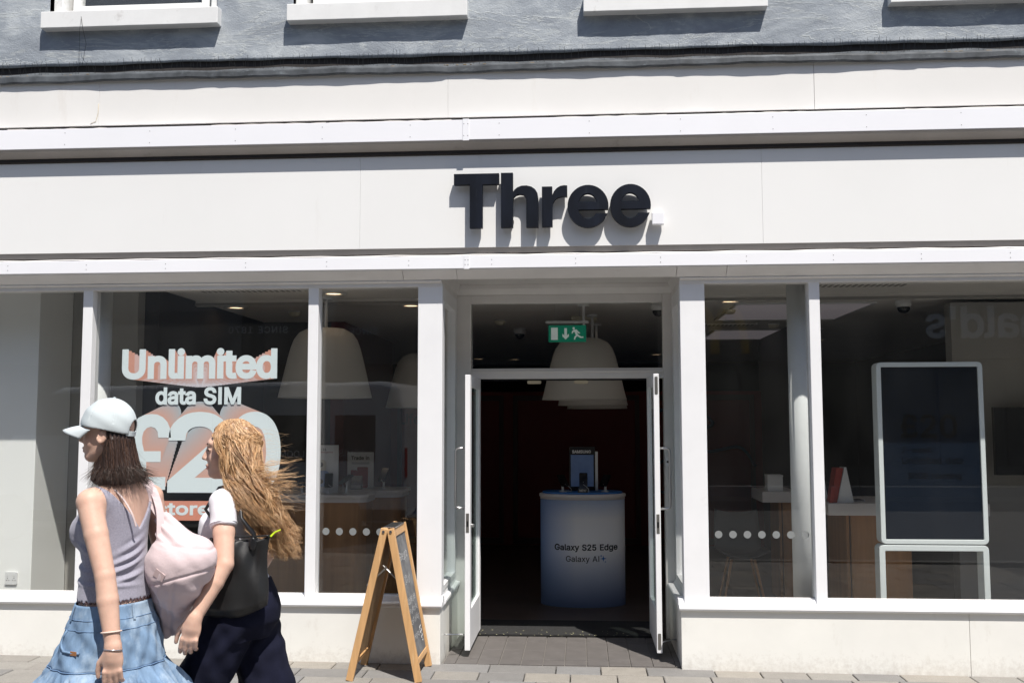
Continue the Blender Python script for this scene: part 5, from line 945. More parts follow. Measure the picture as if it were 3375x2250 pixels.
for o in lettering('lettering', "McDonald's", 8.75, 14.4, 3.75, 0, 'sign_white', ms, bold=.05, extrude=.03, flip=True):
    for v in o.data.vertices: v.co.y += -18.7
mg = thing('arch_sign', 'yellow arched letter M mirrored in the narrow right window', 'sign', (4.0, -18.6, 3.3))
def arch(x, w_, h, z):
    pts = [(x-w_/2+w_*q/24, -18.62, z+h*math.sqrt(max(0, 1-(2*q/24-1)**2*.985))*1.0-h*.12) for q in range(25)]
    return MB().tube(pts, .11, 8).build('arch', 'arch_yellow', mg, smooth=True)
arch(3.05, .8, 1.35, 3.35); arch(3.80, .8, 1.35, 3.35)
s2 = thing('heritage_sign', 'pale letters SINCE 1870 mirrored above the Unlimited sticker', 'sign', (-8, -18.7, 3.6))
for o in lettering('lettering', 'SINCE 1870', -9.35, -7.75, 4.0, 0, 'sign_white', s2, bold=.02, extrude=.02, flip=True, track=60):
    for v in o.data.vertices: v.co.y += -18.76
tl = thing('to_let_board', 'green board reading OFFICES TO LET mirrored in the narrow left window', 'sign', (-4.2, -18.5, 2.9))
box('board', (-4.55, -3.85, -18.55, -18.5, 2.0, 4.4), 'to_let_green', tl)
for txt, z in (('OFFICES', 3.95), ('TO LET', 3.3)):
    for o in lettering('lettering', txt, -4.48, -3.92, z, 0, 'slogan_dark', tl, bold=.02, flip=True):
        for v in o.data.vertices: v.co.y += -18.494
box('bracket', (-4.3, -4.1, -18.79, -18.551, 3.0, 3.2), 'dull_metal', tl)
# parked white van behind the photographer
mat('van_white', (.62, .63, .65), .25, coat=.6); mat('tyre', (.02, .02, .02), .8); mat('rubber_trim', (.025, .025, .025), .6); mat('lamp_red', (.4, .02, .02), .2)
vn = thing('parked_van', 'white delivery van with a black side emblem, mirrored in the left windows', 'van', (-6.7, -9.0, -.13))
prof = [(-9.6,.25),(-9.6,1.0),(-9.5,1.25),(-8.9,1.42),(-8.35,2.15),(-8.0,2.32),(-4.0,2.40),(-3.75,2.34),(-3.65,2.0),(-3.65,.25)]
zz = -.13
mb = MB(); n = len(prof); V = []
for yy, ins in ((-9.75, .06), (-9.68, 0), (-7.85, 0), (-7.78, .06)):
    for (x, z) in prof: V.append((x+(.05 if x < -6.6 else -.05)*(ins > 0), yy, z+zz-(.07 if z > 1.5 else .0)*(ins > 0)))
F = [tuple(range(n)), tuple(range(3*n, 4*n))[::-1]]+[(j*n+i, j*n+(i+1) % n, (j+1)*n+(i+1) % n, (j+1)*n+i) for j in range(3) for i in range(n)]
mb.add(V, F).build('body', 'van_white', vn, .03)
for x in (-8.75, -4.65):
    for yy in (-7.80, -9.6):
        wv = MB().lathe([(.20, -.10), (.335, -.10), (.345, -.08), (.345, .08), (.335, .10), (.20, .10)], (0,0,0), 28).build('wheel', 'tyre', vn); wv.rotation_euler = (R(90), 0, 0); wv.location = (x, yy, .345+zz)
        hb = MB().lathe([(.20, -.07), (.19, -.03), (.05, -.05)], (0,0,0), 24).build('rim', 'dull_metal', None); hb.parent = wv; hb.rotation_euler = (0, R(180), 0)
MB().prism([(-8.75,1.45),(-8.28,2.08),(-7.55,2.10),(-7.55,1.45)], 'y', -7.776, -7.770).build('side_window', 'far_glass', vn)
MB().add([(-8.93,-9.6,1.32),(-8.93,-7.9,1.32),(-8.42,-7.95,2.02),(-8.42,-9.55,2.02)], [(0,1,2,3)]).build('windscreen', 'far_glass', vn)
MB().box(-9.62, -3.63, -7.83, -7.773, .15, .32).build('bumper_strip', 'rubber_trim', vn)
for x in (-7.45, -5.6): MB().box(x, x+.012, -7.779, -7.776, .35, 2.1).build('door_seam', 'rubber_trim', vn)
MB().box(-3.66, -3.64, -7.95, -7.85, .8, 1.25).build('tail_lamp', 'lamp_red', vn)
box('emblem_panel', (-4.75, -4.10, -7.779, -7.772, 1.05, 1.75), 'phone_black', vn)
for o in lettering('lettering', 'LOOMIS', -4.68, -4.17, 1.12, 0, 'sign_white', vn, flip=True):
    for v in o.data.vertices: v.co.y += -7.770
# ------------------------------------------------------------------ smooth solids for people (sampled distance fields)
def smin(a, b, k):
    if k <= 0: return np.minimum(a, b)
    h = np.clip(.5+.5*(b-a)/k, 0, 1); return b+(a-b)*h-k*h*(1-h)
def smax(a, b, k): return -smin(-a, -b, k)
A3 = lambda *p: np.array(p, float)
def rcone(p, a, b, r1, r2):
    a = np.asarray(a, float); b = np.asarray(b, float); ab = b-a; t = np.clip(((p-a)@ab)/(ab@ab), 0, 1)
    return np.linalg.norm(p-a-t[:,None]*ab, axis=1)-(r1+(r2-r1)*t)
def ell(p, c, ax, r):
    """ellipsoid: ax 3x3 rows = axes, r radii"""
    q = (p-np.asarray(c))@np.asarray(ax).T; r = np.asarray(r); k0 = np.linalg.norm(q/r, axis=1); k1 = np.linalg.norm(q/(r*r), axis=1)+1e-9
    return k0*(k0-1)/k1
def chain(p, pts, rs, k=.0):
    d = None
    for i in range(len(pts)-1):
        e = rcone(p, pts[i], pts[i+1], rs[i], rs[i+1]); d = e if d is None else smin(d, e, k)
    return d
def loft(p, O, F, L, tab, off=0.):
    """stack of ellipses along z; rows z, forward centre, half depth, half width"""
    T = np.array(tab); z = p[:,2]; zz = np.clip(z, T[0,0], T[-1,0])
    cf, a, b = [np.interp(zz, T[:,0], T[:,i]) for i in (1, 2, 3)]; cs = np.interp(zz, T[:,0], T[:,4]) if T.shape[1] > 4 else 0
    q = p-O; f = q@F-cf; s = q@L-cs
    d = (np.sqrt((f/a)**2+(s/b)**2)-1)*np.minimum(a, b)*.92
    return np.maximum(d, np.maximum(T[0,0]-z, z-T[-1,0]))-off
def smooth_tab(tab, n=60):
    T = np.array(tab, float); z = np.linspace(T[0,0], T[-1,0], n); out = [z]
    for i in range(1, T.shape[1]):
        y_ = np.interp(z, T[:,0], T[:,i])
        for _ in range(6): y_[1:-1] = .25*y_[:-2]+.5*y_[1:-1]+.25*y_[2:]
        out.append(y_)
    return np.stack(out, 1)
def sdf_mesh(name, fn, lo, hi, h):
    lo = np.array(lo, float); hi = np.array(hi, float); B_ = 6; nb = np.ceil((hi-lo)/(h*B_)).astype(int)
    I = np.stack(np.meshgrid(*[np.arange(k) for k in nb], indexing='ij'), -1).reshape(-1, 3)
    d = fn(lo+(I+.5)*h*B_); I = I[np.abs(d) < h*B_*1.25]
    loc = np.stack(np.meshgrid(*[np.arange(B_)]*3, indexing='ij'), -1).reshape(-1, 3)
    C = (I[:,None]*B_+loc[None]).reshape(-1, 3)                       # cells
    N = nb*B_+2; key = lambda q: (q[:,0]*N[1]+q[:,1])*N[2]+q[:,2]
    cor = np.array([(i, j, k) for i in (0, 1) for j in (0, 1) for k in (0, 1)])
    ck = np.concatenate([key(C+c) for c in cor]); U = np.unique(ck)
    P = np.stack([U//(N[1]*N[2]), (U//N[2]) % N[1], U % N[2]], 1); val = np.empty(len(U))
    for s in range(0, len(U), 200000): val[s:s+200000] = fn(lo+P[s:s+200000]*h)
    cv = np.stack([val[np.searchsorted(U, key(C+c))] for c in cor], 1)
    act = (cv.min(1) < 0) & (cv.max(1) >= 0); C = C[act]; cv = cv[act]
    acc = np.zeros((len(C), 3)); cnt = np.zeros(len(C))
    for a in range(8):
        for ax in range(3):
            if cor[a][ax]: continue
            b = a | (4 >> ax); va, vb = cv[:,a], cv[:,b]; m_ = (va < 0) != (vb < 0); t = np.where(m_, va/(va-vb+1e-12), 0)
            pos = cor[a]+t[:,None]*(cor[b]-cor[a]); acc += pos*m_[:,None]; cnt += m_
    V = lo+(C+acc/cnt[:,None])*h; kC = key(C); o = np.argsort(kC); kS = kC[o]; F = []
    def find(q):
        k = key(q); i = np.clip(np.searchsorted(kS, k), 0, len(kS)-1); return np.where(kS[i] == k, o[i], -1)
    for ax in range(3):
        b = 4 >> ax; m_ = (cv[:,0] < 0) != (cv[:,b] < 0); q = C[m_]; s = cv[m_, 0] < 0
        u, v = [(1, 2), (2, 0), (0, 1)][ax]; du = np.zeros(3, int); du[u] = 1; dv = np.zeros(3, int); dv[v] = 1
        i0, i1, i2, i3 = find(q), find(q-du), find(q-du-dv), find(q-dv); ok = (i1 >= 0) & (i2 >= 0) & (i3 >= 0)
        Q = np.stack([i0, i1, i2, i3], 1); Q[~s] = Q[~s][:, ::-1]; F.append(Q[ok])
    F = np.concatenate(F)
    me = bpy.data.meshes.new(name); me.vertices.add(len(V)); me.vertices.foreach_set('co', V.ravel()); me.loops.add(F.size); me.loops.foreach_set('vertex_index', F.ravel().astype(np.int32))
    me.polygons.add(len(F)); me.polygons.foreach_set('loop_start', np.arange(0, F.size, 4, dtype=np.int32)); me.update(calc_edges=True); me.validate()
    me.polygons.foreach_set('use_smooth', np.ones(len(me.polygons), bool))
    return me
def hash3(p, s): return np.sin(p[:,0]*s[0]+s[3])*np.sin(p[:,1]*s[1]+s[4])*np.sin(p[:,2]*s[2]+s[5])
def folds(me, fn):
    n = len(me.vertices); co = np.empty(n*3); me.vertices.foreach_get('co', co); no = np.empty(n*3); me.vertex_normals.foreach_get('vector', no)
    co = co.reshape(-1, 3); no = no.reshape(-1, 3); co += no*fn(co)[:,None]; me.vertices.foreach_set('co', co.ravel()); me.update()
def finger(p, base, dirs, lens, rs):
    pts = [np.asarray(base, float)]
    for d, l_ in zip(dirs, lens): d = np.asarray(d, float); pts.append(pts[-1]+d/np.linalg.norm(d)*l_)
    return chain(p, pts, rs)
Z3 = A3(0, 0, 1)
def hand(p, wrist, down, across, out, curl, k=.006, sgn=1):
    """down: wrist to knuckles; across: towards the thumb side; out: back of the hand; curl 0..1"""
    dn, ac, ou = [np.asarray(v, float)/np.linalg.norm(v) for v in (down, across, out)]
    W = np.asarray(wrist, float)
    d = ell(p, W+dn*.045, [dn, ac, ou], [.055, .037, .017]); d = smin(d, rcone(p, W-dn*.01, W+dn*.03, .026, .026), .02)
    for j, (o, l_) in enumerate(((.028, 1.0), (.010, 1.1), (-.009, 1.03), (-.026, .82))):
        kn = W+dn*(.083-.003*abs(j-1.2))+ac*o+ou*.004
        c = curl*(1+.10*j); dirs = []
        for s in (.55, 1.35, 2.0):
            an = c*s; dirs.append(dn*math.cos(an)-ou*math.sin(an)+ac*(.05-.035*j))
        f = finger(p, kn, dirs, [.040*l_, .026*l_, .020*l_], [.0098, .0088, .0080, .0066]); d = smin(d, f, k)
    th = finger(p, W+dn*.022+ac*.026-ou*.004, [dn*.75+ac*.6-ou*.25, dn*.95+ac*.22-ou*.25, dn+ac*.0-ou*.2], [.036, .030, .024], [.014, .0115, .010, .008])
    return smin(d, th, .010)
def head_sdf(p, H, F, L, s=1.):
    H = np.asarray(H, float); ax = [F, L, Z3]
    at = lambda f, l_, z: H+F*f*s+L*l_*s+Z3*z*s
    d = ell(p, at(-.012, 0, .025), ax, [.098*s, .077*s, .100*s])
    d = smin(d, ell(p, at(.030, 0, -.045), ax, [.064*s, .056*s, .082*s]), .03)
    d = smin(d, ell(p, at(.066, 0, -.103), ax, [.024*s, .022*s, .018*s]), .022)
    d = smin(d, rcone(p, at(-.01, .045, -.06), at(.06, .018, -.105), .018*s, .014*s), .02); d = smin(d, rcone(p, at(-.01, -.045, -.06), at(.06, -.018, -.105), .018*s, .014*s), .02)
    d = smin(d, ell(p, at(.078, 0, .028), ax, [.016*s, .05*s, .016*s]), .02)
    d = smin(d, rcone(p, at(.088, 0, .008), at(.108, 0, -.034), .008*s, .011*s), .012)
    for l_ in (-1, 1):
        d = smin(d, ell(p, at(.096, l_*.010, -.040), ax, [.010*s, .008*s, .007*s]), .006)
        d = smax(d, -ell(p, at(.094, l_*.031, .002), ax, [.014*s, .016*s, .012*s]), .012)
        d = smin(d, ell(p, at(.079, l_*.031, .000), ax, [.012*s, .014*s, .011*s]), .003)
        d = smin(d, ell(p, at(.056, l_*.040, -.040), ax, [.022*s, .016*s, .022*s]), .02)
        e = ell(p, at(-.012, l_*.078, -.020), [F*.92+Z3*.25, L*.9-F*.35*l_*l_, Z3*.95-F*.2], [.019*s, .008*s, .031*s])
        e = smax(e, -ell(p, at(-.008, l_*.088, -.018), ax, [.011*s, .007*s, .020*s]), .004); d = smin(d, e, .004)
    d = smin(d, ell(p, at(.090, 0, -.067), ax, [.012*s, .022*s, .0065*s]), .005); d = smin(d, ell(p, at(.088, 0, -.080), ax, [.012*s, .019*s, .007*s]), .005)
    return d
def gate(p, c, r, fn):
    dd = np.linalg.norm(p-np.asarray(c), axis=1)-r; m_ = dd < .045; out = dd+.01
    if m_.any(): out[m_] = fn(p[m_])
    return out
def unit(x, y): n = math.hypot(x, y); return A3(x/n, y/n, 0)
mat('skin', (.60, .385, .295), .5, var=(26, .07), sss=.10, bump=(160, .22, .0012), spec=.35, stain=((.53, .27, .20), 9, .55, .35))
mat('hair_dark', (.034, .019, .014), .36, var=(60, .5, (4, 4, .25)), bump=(120, .5, .003, (4, 4, .2)), spec=.5)
mat('eye_dark', (.02, .015, .012), .1); mat('lip', (.42, .16, .14), .45)

# ------------------------------------------------------------------ woman with the cap
F1 = unit(-.955, .295); L1 = A3(-F1[1], F1[0], 0); O1 = A3(-1.845, -3.0, 0); Fh = unit(-.995, -.06); Lh = A3(-Fh[1], Fh[0], 0); H1 = A3(-1.893, -3.02, 1.612)
def pt1(s, f, z): return O1+L1*s+F1*f+Z3*z
T1 = smooth_tab([(.70, 0, .09, .13), (.80, 0, .112, .150), (.88, .0, .120, .155), (.95, .008, .118, .148), (1.03, .010, .110, .135), (1.10, .012, .103, .122), (1.17, .022, .112, .126), (1.235, .034, .127, .136), (1.29, .020, .116, .142), (1.34, .0, .094, .140), (1.375, -.012, .068, .110), (1.405, -.018, .05, .065)])
shL, elL, wrL = A3(-1.893, -3.150, 1.345), A3(-1.790, -3.215, 1.075), A3(-1.737, -3.245, .825)
shR, elR, wrR = A3(-1.775, -2.860, 1.345), A3(-1.74, -2.79, 1.075), A3(-1.86, -2.74, .86)
def torso1(p, off=0.):
    d = loft(p, O1, F1, L1, T1, off); b = np.minimum(ell(p, pt1(.062, .118, 1.215), [F1, L1, Z3], [.036, .05, .055]), ell(p, pt1(-.062, .118, 1.215), [F1, L1, Z3], [.036, .05, .055]))-off
    d = smin(d, b, .03)
    for s in (-1, 1): d = smin(d, rcone(p, pt1(s*.045, -.018, 1.378), pt1(s*.135, -.006, 1.352), .034+off, .044+off), .04)
    return d
def legs1(p):
    d = chain(p, [pt1(.09, 0, .84), pt1(.09, -.02, .47), pt1(.085, -.27, .16)], [.075, .052, .036], .01)
    e = chain(p, [pt1(-.09, 0, .84), pt1(-.09, .17, .48), pt1(-.085, .20, .075)], [.075, .052, .036], .01)
    d = smin(d, e, .02)
    d = smin(d, rcone(p, pt1(.085, -.27, .13), pt1(.085, -.16, .03), .034, .026), .02); d = smin(d, rcone(p, pt1(-.085, .19, .05), pt1(-.085, .36, .03), .036, .028), .02)
    return d
def arms1(p):
    d = chain(p, [pt1(.13, -.006, 1.352), shL, (shL*.55+elL*.45)+A3(.002, -.004, 0), elL, elL*.65+wrL*.35, wrL, wrL+A3(.001, -.002, -.02)], [.043, .0470, .0440, .0370, .0390, .0275, .026], .006)
    e = chain(p, [pt1(-.13, -.006, 1.352), shR, elR, wrR], [.043, .046, .037, .027], .006)
    h1 = gate(p, wrL+A3(0, 0, -.09), .13, lambda q: hand(q, wrL+A3(.0, 0, -.012), A3(.03, -.015, -1), A3(-.80, -.25, 0), A3(.25, -.9, .0), .55))
    h2 = gate(p, wrR+A3(-.03, 0, -.08), .13, lambda q: hand(q, wrR, A3(-.3, .1, -1), A3(-.9, .3, 0), A3(.2, .9, 0), .7))
    d = smin(d, h1, .014); e = smin(e, h2, .014); return np.minimum(d, e)
def body1(p):
    d = torso1(p); d = smin(d, legs1(p), .04); d = smin(d, arms1(p), .02)
    n = rcone(p, pt1(0, -.02, 1.36), H1+A3(.030, .0, -.075), .054, .048); d = smin(d, n, .035)
    return smin(d, gate(p, H1, .14, lambda q: head_sdf(q, H1, Fh, Lh, .95)), .02)
P1 = thing('person', 'woman in white cap, grey vest top and denim skirt walking left', 'person', (-1.845, -3.0, 0))
link('body', sdf_mesh('body', body1, (-2.35, -3.50, -.02), (-1.40, -2.45, 1.75), .0045), 'skin', P1)
# vest top
mat('vest_grey', (.285, .275, .335), .9, var=(160, .14), bump=(240, .35, .002, (1, 1, .25)), sheen=.2)
def vest(p):
    d = torso1(p, .0075); q = p-O1; s = q@L1; f = q@F1; z = p[:,2]
    back = f < .02
    neck = np.where(back, 1.232+np.abs(s+.01)*1.22, 1.27+np.maximum(np.abs(s)-.045, 0)*2.2)
    d = smax(d, (z-neck)*.55, .006)
    arm = np.abs(s)-np.where(z > 1.265, .128+.012*np.clip((z-1.33)/.05, 0, 1), .128+(1.265-z)*2.4); d = smax(d, arm*.5, .006)
    hem = .962+.004*np.sin(np.arctan2(f, s)*46)+.0025*np.sin(np.arctan2(f, s)*31+1); return smax(d, hem-z, .003)
me = sdf_mesh('vest_top', vest, (-2.1, -3.25, .92), (-1.6, -2.75, 1.45), .0042)
def vest_fold(c):
    q = c-O1; s = q@L1; f = q@F1; z = c[:,2]; an = np.arctan2(f, s); o_ = 0
    for z0, sl, wd, am, a0, aw in ((1.125, -.35, .010, .010, -1.2, .6), (1.085, -.30, .009, .011, -1.0, .7), (1.045, -.22, .008, .009, -1.1, .6), (1.02, .05, .008, .006, -.6, .8), (1.17, -.4, .012, .006, -1.3, .5), (1.09, .2, .010, .009, .9, .6), (1.04, .15, .009, .008, 1.1, .6), (1.15, .5, .012, .005, .2, .5)):
        o_ = o_+am*np.exp(-((z-z0-sl*(an-a0)*.12)/wd)**2)*np.exp(-((an-a0)/aw)**2)-am*.6*np.exp(-((z-z0-.018-sl*(an-a0)*.12)/wd)**2)*np.exp(-((an-a0)/aw)**2)
    return o_
folds(me, vest_fold); link('vest_top', me, 'vest_grey', P1)
# lettuce hem edging, strap of the bra
mat('hem_thread', (.09, .05, .06), .8)
TT = np.array(T1); cfh, ah, bh = [np.interp(.962, TT[:,0], TT[:,i]) for i in (1, 2, 3)]
pts = [pt1((bh+.0065)*math.sin(a), cfh+(ah+.0065)*math.cos(a), .9600+.004*math.sin(a*46)) for a in np.linspace(0, 2*math.pi, 260)]
MB().tube(pts, .0016, 5).build('hem_edging', 'hem_thread', P1)
mat('strap_pink', (.62, .50, .48), .6)
def ribbon(name, pts, wdt, th, m, parent, ref, sub_=6, smooth=True):
    """flat strap along pts; ref = rough outward direction per strap"""
    n = len(pts); Q = []
    for i in range(n-1):
        a, b_, c, d = [Vector(pts[max(0, min(n-1, i+k))]) for k in (-1, 0, 1, 2)]
        for q in range(sub_): s = q/sub_; Q.append(.5*((2*b_)+(c-a)*s+(2*a-5*b_+4*c-d)*s*s+(3*b_-a-3*c+d)*s*s*s))
    Q.append(Vector(pts[-1])); V = []; F = []
    for i, p in enumerate(Q):
        t = (Q[min(i+1, len(Q)-1)]-Q[max(i-1, 0)]).normalized(); r = Vector(ref); r = (r-t*r.dot(t)).normalized(); sd_ = t.cross(r)
        for a, b_ in ((-1, -1), (1, -1), (1, 1), (-1, 1)): V.append(p+sd_*a*wdt/2+r*b_*th/2)
    for i in range(len(Q)-1):
        for k in range(4): F.append((i*4+k, i*4+(k+1) % 4, i*4+4+(k+1) % 4, i*4+4+k))
    F += [(0, 1, 2, 3), tuple(len(V)-4+k for k in (3, 2, 1, 0))]
    return MB().add(V, F).build(name, m, parent, th*.3)
ribbon('bra_strap', [pt1(.090, -.035, 1.402), pt1(.080, -.085, 1.36), pt1(.062, -.118, 1.30), pt1(.045, -.128, 1.245)], .008, .003, 'strap_pink', P1, tuple(-F1))
# denim skirt
mat('denim', (.15, .235, .355), .85, var=(11, .30, (1.6, 1.6, .22)), bump=(36, .5, .004, (2, 2, .35)), stain=((.36, .45, .55), 4.5, .50, .7, (1, 1, .7)))
mat('denim_seam', (.16, .26, .42), .9); mat('leather_tab', (.30, .13, .05), .6)
SK1 = [(.950, .008, .128, .162), (.920, .010, .134, .168), (.88, .012, .148, .178), (.82, .016, .168, .192), (.76, .024, .192, .208), (.712, .030, .210, .220), (.705, .031, .214, .224), (.695, .031, .222, .232), (.66, .028, .246, .254), (.60, .022, .278, .282), (.52, .016, .305, .305), (.44, .010, .325, .32), (.36, .004, .340, .335)]
def skirt_pt(z, a, extra=0.):
    T = np.array(SK1[::-1]); cf, fa, sb = [np.interp(z, T[:,0], T[:,i]) for i in (1, 2, 3)]
    ru = np.clip((.705-z)/.10, 0, 1); w_ = ru*(.015*math.sin(a*33+1.5*math.sin(a*3)+2*math.sin(z*9))+.010*math.sin(a*57+2.3*math.sin(a*5)+z*8)+.014*math.sin(a*9+z*6))+(1-ru)*(.004*math.sin(a*7+z*30)+.0028*math.sin(a*19-z*55)+.002*math.sin(a*11+z*90))*np.clip((.93-z)/.06, 0, 1)
    r = 1+(w_+extra)/.2; return pt1(sb*r*math.sin(a), cf+fa*r*math.cos(a), z)
def skirt_mesh(zs, n=360):
    V = []; F = []
    for z in zs:
        for k in range(n): V.append(skirt_pt(z, 2*math.pi*k/n))
    for i in range(len(zs)-1):
        for k in range(n): F.append((i*n+k, i*n+(k+1) % n, (i+1)*n+(k+1) % n, (i+1)*n+k))
    return MB().add(V, F)
def solid(o, t): m_ = o.modifiers.new('solid', 'SOLIDIFY'); m_.thickness = t; m_.offset = -1; return o
sk = solid(skirt_mesh(list(np.linspace(.950, .712, 26))).build('skirt', 'denim', P1, smooth=True), .003)
solid(skirt_mesh([.7115, .708]+list(np.linspace(.704, .36, 50))).build('skirt_ruffle', 'denim', sk, smooth=True), .003)
for z in (.898, .860, .714): MB().tube([skirt_pt(z, a, .002) for a in np.linspace(0, 2*math.pi, 200)], .0010 if z > .72 else .0018, 5).build('seam', 'denim_seam', sk)
for a in (1.15, 2.9, -2.0): ribbon('belt_loop', [skirt_pt(.950, a, .006), skirt_pt(.92, a, .008), skirt_pt(.89, a, .006)], .010, .003, 'denim', sk, tuple(skirt_pt(.94, a)-pt1(0, 0, .94)))
pk = [skirt_pt(z, a, .004) for z, a in ((.858, 1.22), (.835, 1.13), (.812, 1.13), (.795, 1.22), (.786, 1.38), (.783, 1.58), (.783, 1.76))]
MB().tube(pk, .005, 6).build('pocket_edge', 'denim', sk, smooth=True); ribbon('leather_tab', [skirt_pt(.783, 1.56, .007), skirt_pt(.783, 1.72, .007)], .016, .003, 'leather_tab', sk, tuple(skirt_pt(.783, 1.64)-pt1(0, 0, .783)))
# hair: dense shell and separate strands
TH = smooth_tab([(1.405, -.046, .070, .078), (1.425, -.040, .098, .100), (1.46, -.038, .094, .098), (1.50, -.034, .086, .092), (1.55, -.028, .080, .087), (1.60, -.020, .080, .080), (1.64, -.018, .070, .070), (1.66, -.015, .05, .05)], 50)
Hxy = A3(H1[0], H1[1], 0)
def hair1(p):
    d = loft(p, Hxy, Fh, Lh, TH); q = p-Hxy; f = q@Fh
    lim = np.interp(p[:,2], [1.40, 1.47, 1.53, 1.58, 1.62], [.052, .022, -.030, -.036, -.02]); return smax(d, (f-lim)*.8, .012)
hs = sdf_mesh('hair', hair1, (-2.1, -3.2, 1.39), (-1.70, -2.84, 1.73), .005); folds(hs, lambda c: .0035*np.sin(np.arctan2((c-Hxy)@Lh, (c-Hxy)@Fh)*38+c[:,2]*14)+.002*np.sin(np.arctan2((c-Hxy)@Lh, (c-Hxy)@Fh)*71))
hair_o = link('hair', hs, 'hair_dark', P1)
def strands(name, C, r, m, parent, ns=3):
    """C (n, steps, 3) curves, r (n,) root radii: thin tapered tubes as one mesh"""
    C = np.asarray(C, float); n, S_, _ = C.shape; t = np.gradient(C, axis=1); t /= np.linalg.norm(t, axis=2, keepdims=True)+1e-9
    u = np.cross(t, A3(.31, .83, .47)); u /= np.linalg.norm(u, axis=2, keepdims=True)+1e-9; v = np.cross(t, u); tp = (1.05-.85*np.linspace(0, 1, S_)**2)[None,:,None]
    V = np.stack([C+(u*math.cos(a)+v*math.sin(a))*np.asarray(r)[:,None,None]*tp for a in [2*math.pi*k/ns for k in range(ns)]], 2).reshape(-1, 3)
    i, j, k = np.meshgrid(np.arange(n), np.arange(S_-1), np.arange(ns), indexing='ij'); b = (i*S_+j)*ns; k2 = (k+1) % ns
    F = np.stack([b+k, b+k2, b+ns+k2, b+ns+k], -1).reshape(-1, 4)
    me = bpy.data.meshes.new(name); me.vertices.add(len(V)); me.vertices.foreach_set('co', V.ravel()); me.loops.add(F.size); me.loops.foreach_set('vertex_index', F.ravel().astype(np.int32))
    me.polygons.add(len(F)); me.polygons.foreach_set('loop_start', np.arange(0, F.size, 4, dtype=np.int32)); me.update(calc_edges=True)
    me.polygons.foreach_set('use_smooth', np.ones(len(F), bool)); return tag(link(name, me, m, parent), kind='stuff')
mat('hair_brown', (.075, .040, .026), .36, spec=.5); TTh = np.array(TH); HC = [[], []]; HR = [[], []]
for _ in range(1500):
    a = random.uniform(math.pi*.30, math.pi*1.70); z0 = random.uniform(1.545, 1.585); P = []; zE = random.gauss(1.420, .018); fl = random.gauss(.022, .024); da = random.gauss(0, .16); rr = random.uniform(.93, 1.035); ph = random.random()*6
    for i in range(14):
        t = i/13; z = z0+(zE-z0)*t; aa = a+da*t*t+.08*math.sin(t*5+ph)*t; cf, fa, sb = [np.interp(z, TTh[:,0], TTh[:,k]) for k in (1, 2, 3)]
        fa = max(fa, .092 if z < 1.45 else 0); sb = max(sb, .094 if z < 1.45 else 0)
        r = rr+max(0, t-.68)**1.5*fl*60+.014*t*math.sin(t*6+ph*.5)
        lim = np.interp(z, [1.40, 1.47, 1.53, 1.58, 1.62], [.062, .030, -.026, -.034, -.02]); fo = min(cf+fa*r*math.cos(aa), lim+.006*math.sin(ph*3))
        P.append(Hxy+Fh*fo+Lh*sb*r*math.sin(aa)+Z3*z)
    k = random.random() < .35; HC[k].append(P); HR[k].append(random.uniform(.0007, .0017))
for _ in range(60):                                        # stray flyaways
    a = random.uniform(2.0, 4.3); z = random.uniform(1.42, 1.55); cf, fa, sb = [np.interp(z, TTh[:,0], TTh[:,k]) for k in (1, 2, 3)]; p0 = Hxy+Fh*(cf+fa*math.cos(a))+Lh*sb*math.sin(a)+Z3*z; d_ = -Fh*random.uniform(.0, .05)+A3(0, 0, -random.uniform(.01, .06)); w_ = random.uniform(-.012, .012)
    HC[1].append([p0+d_*t+A3(0, 0, w_)*math.sin(t*3) for t in np.linspace(0, 1, 14)]); HR[1].append(.0004)
strands('hair_strands', HC[0], HR[0], 'hair_dark', hair_o); strands('hair_strands', HC[1], HR[1], 'hair_brown', hair_o)
# cap
mat('cap_white', (.50, .55, .565), .85, var=(9, .05), bump=(300, .35, .0012), stain=((.50, .54, .58), 12, .60, .35))
CC = H1+A3(.006, 0, .022); up = unit(0, 1)*0+(Z3*.98-Fh*.17); up = up/np.linalg.norm(up); cf_ = Fh-up*(Fh@up); cf_ /= np.linalg.norm(cf_)
def cap(p):
    q = p-CC; d = ell(p, CC+up*.005, [cf_, Lh, up], [.108, .094, .108]); d = np.abs(d+.003)-.003
    d = smax(d, -(q@up)-.012-.05*np.clip(-(q@cf_), 0, 1)*.9, .004)
    hole = ell(p, CC-cf_*.108+up*.002, [cf_, Lh, up], [.05, .036, .040]); return smax(d, -hole, .004)
me = sdf_mesh('cap', cap, CC-.15, CC+.15, .0035); folds(me, lambda c: .0016*np.sin(c[:,0]*60+c[:,2]*45)*np.sin(c[:,1]*38+c[:,2]*50)-.0022*np.exp(-(np.sin(np.arctan2((c-CC)@Lh, (c-CC)@cf_)*3)/.07)**2)*(((c-CC)@up) > .02))
cp = link('cap', me, 'cap_white', P1)
V = []; F = []; nu, nv = 24, 8
for j in range(nv+1):
    for i in range(nu+1):
        a = R(-68+136*i/nu); v = j/nv; e = (.098+.001)*math.cos(a)+v*(.078*math.cos(a*.9)); s_ = .090*math.sin(a)*(1-.10*v)
        V.append(CC+cf_*e+Lh*s_+up*(-.012-.020*v-.012*v*v-.30*s_*s_/.09*(.35+.65*v)))
for j in range(nv):
    for i in range(nu): F.append((j*(nu+1)+i, j*(nu+1)+i+1, (j+1)*(nu+1)+i+1, (j+1)*(nu+1)+i))
br = MB().add(V, F).build('brim', 'cap_white', cp, smooth=True); solid(br, .004)
MB().lathe([(.007, 0), (.006, .004), (.002, .006)], tuple(CC+up*.112), 12).build('button', 'cap_white', cp, smooth=True)
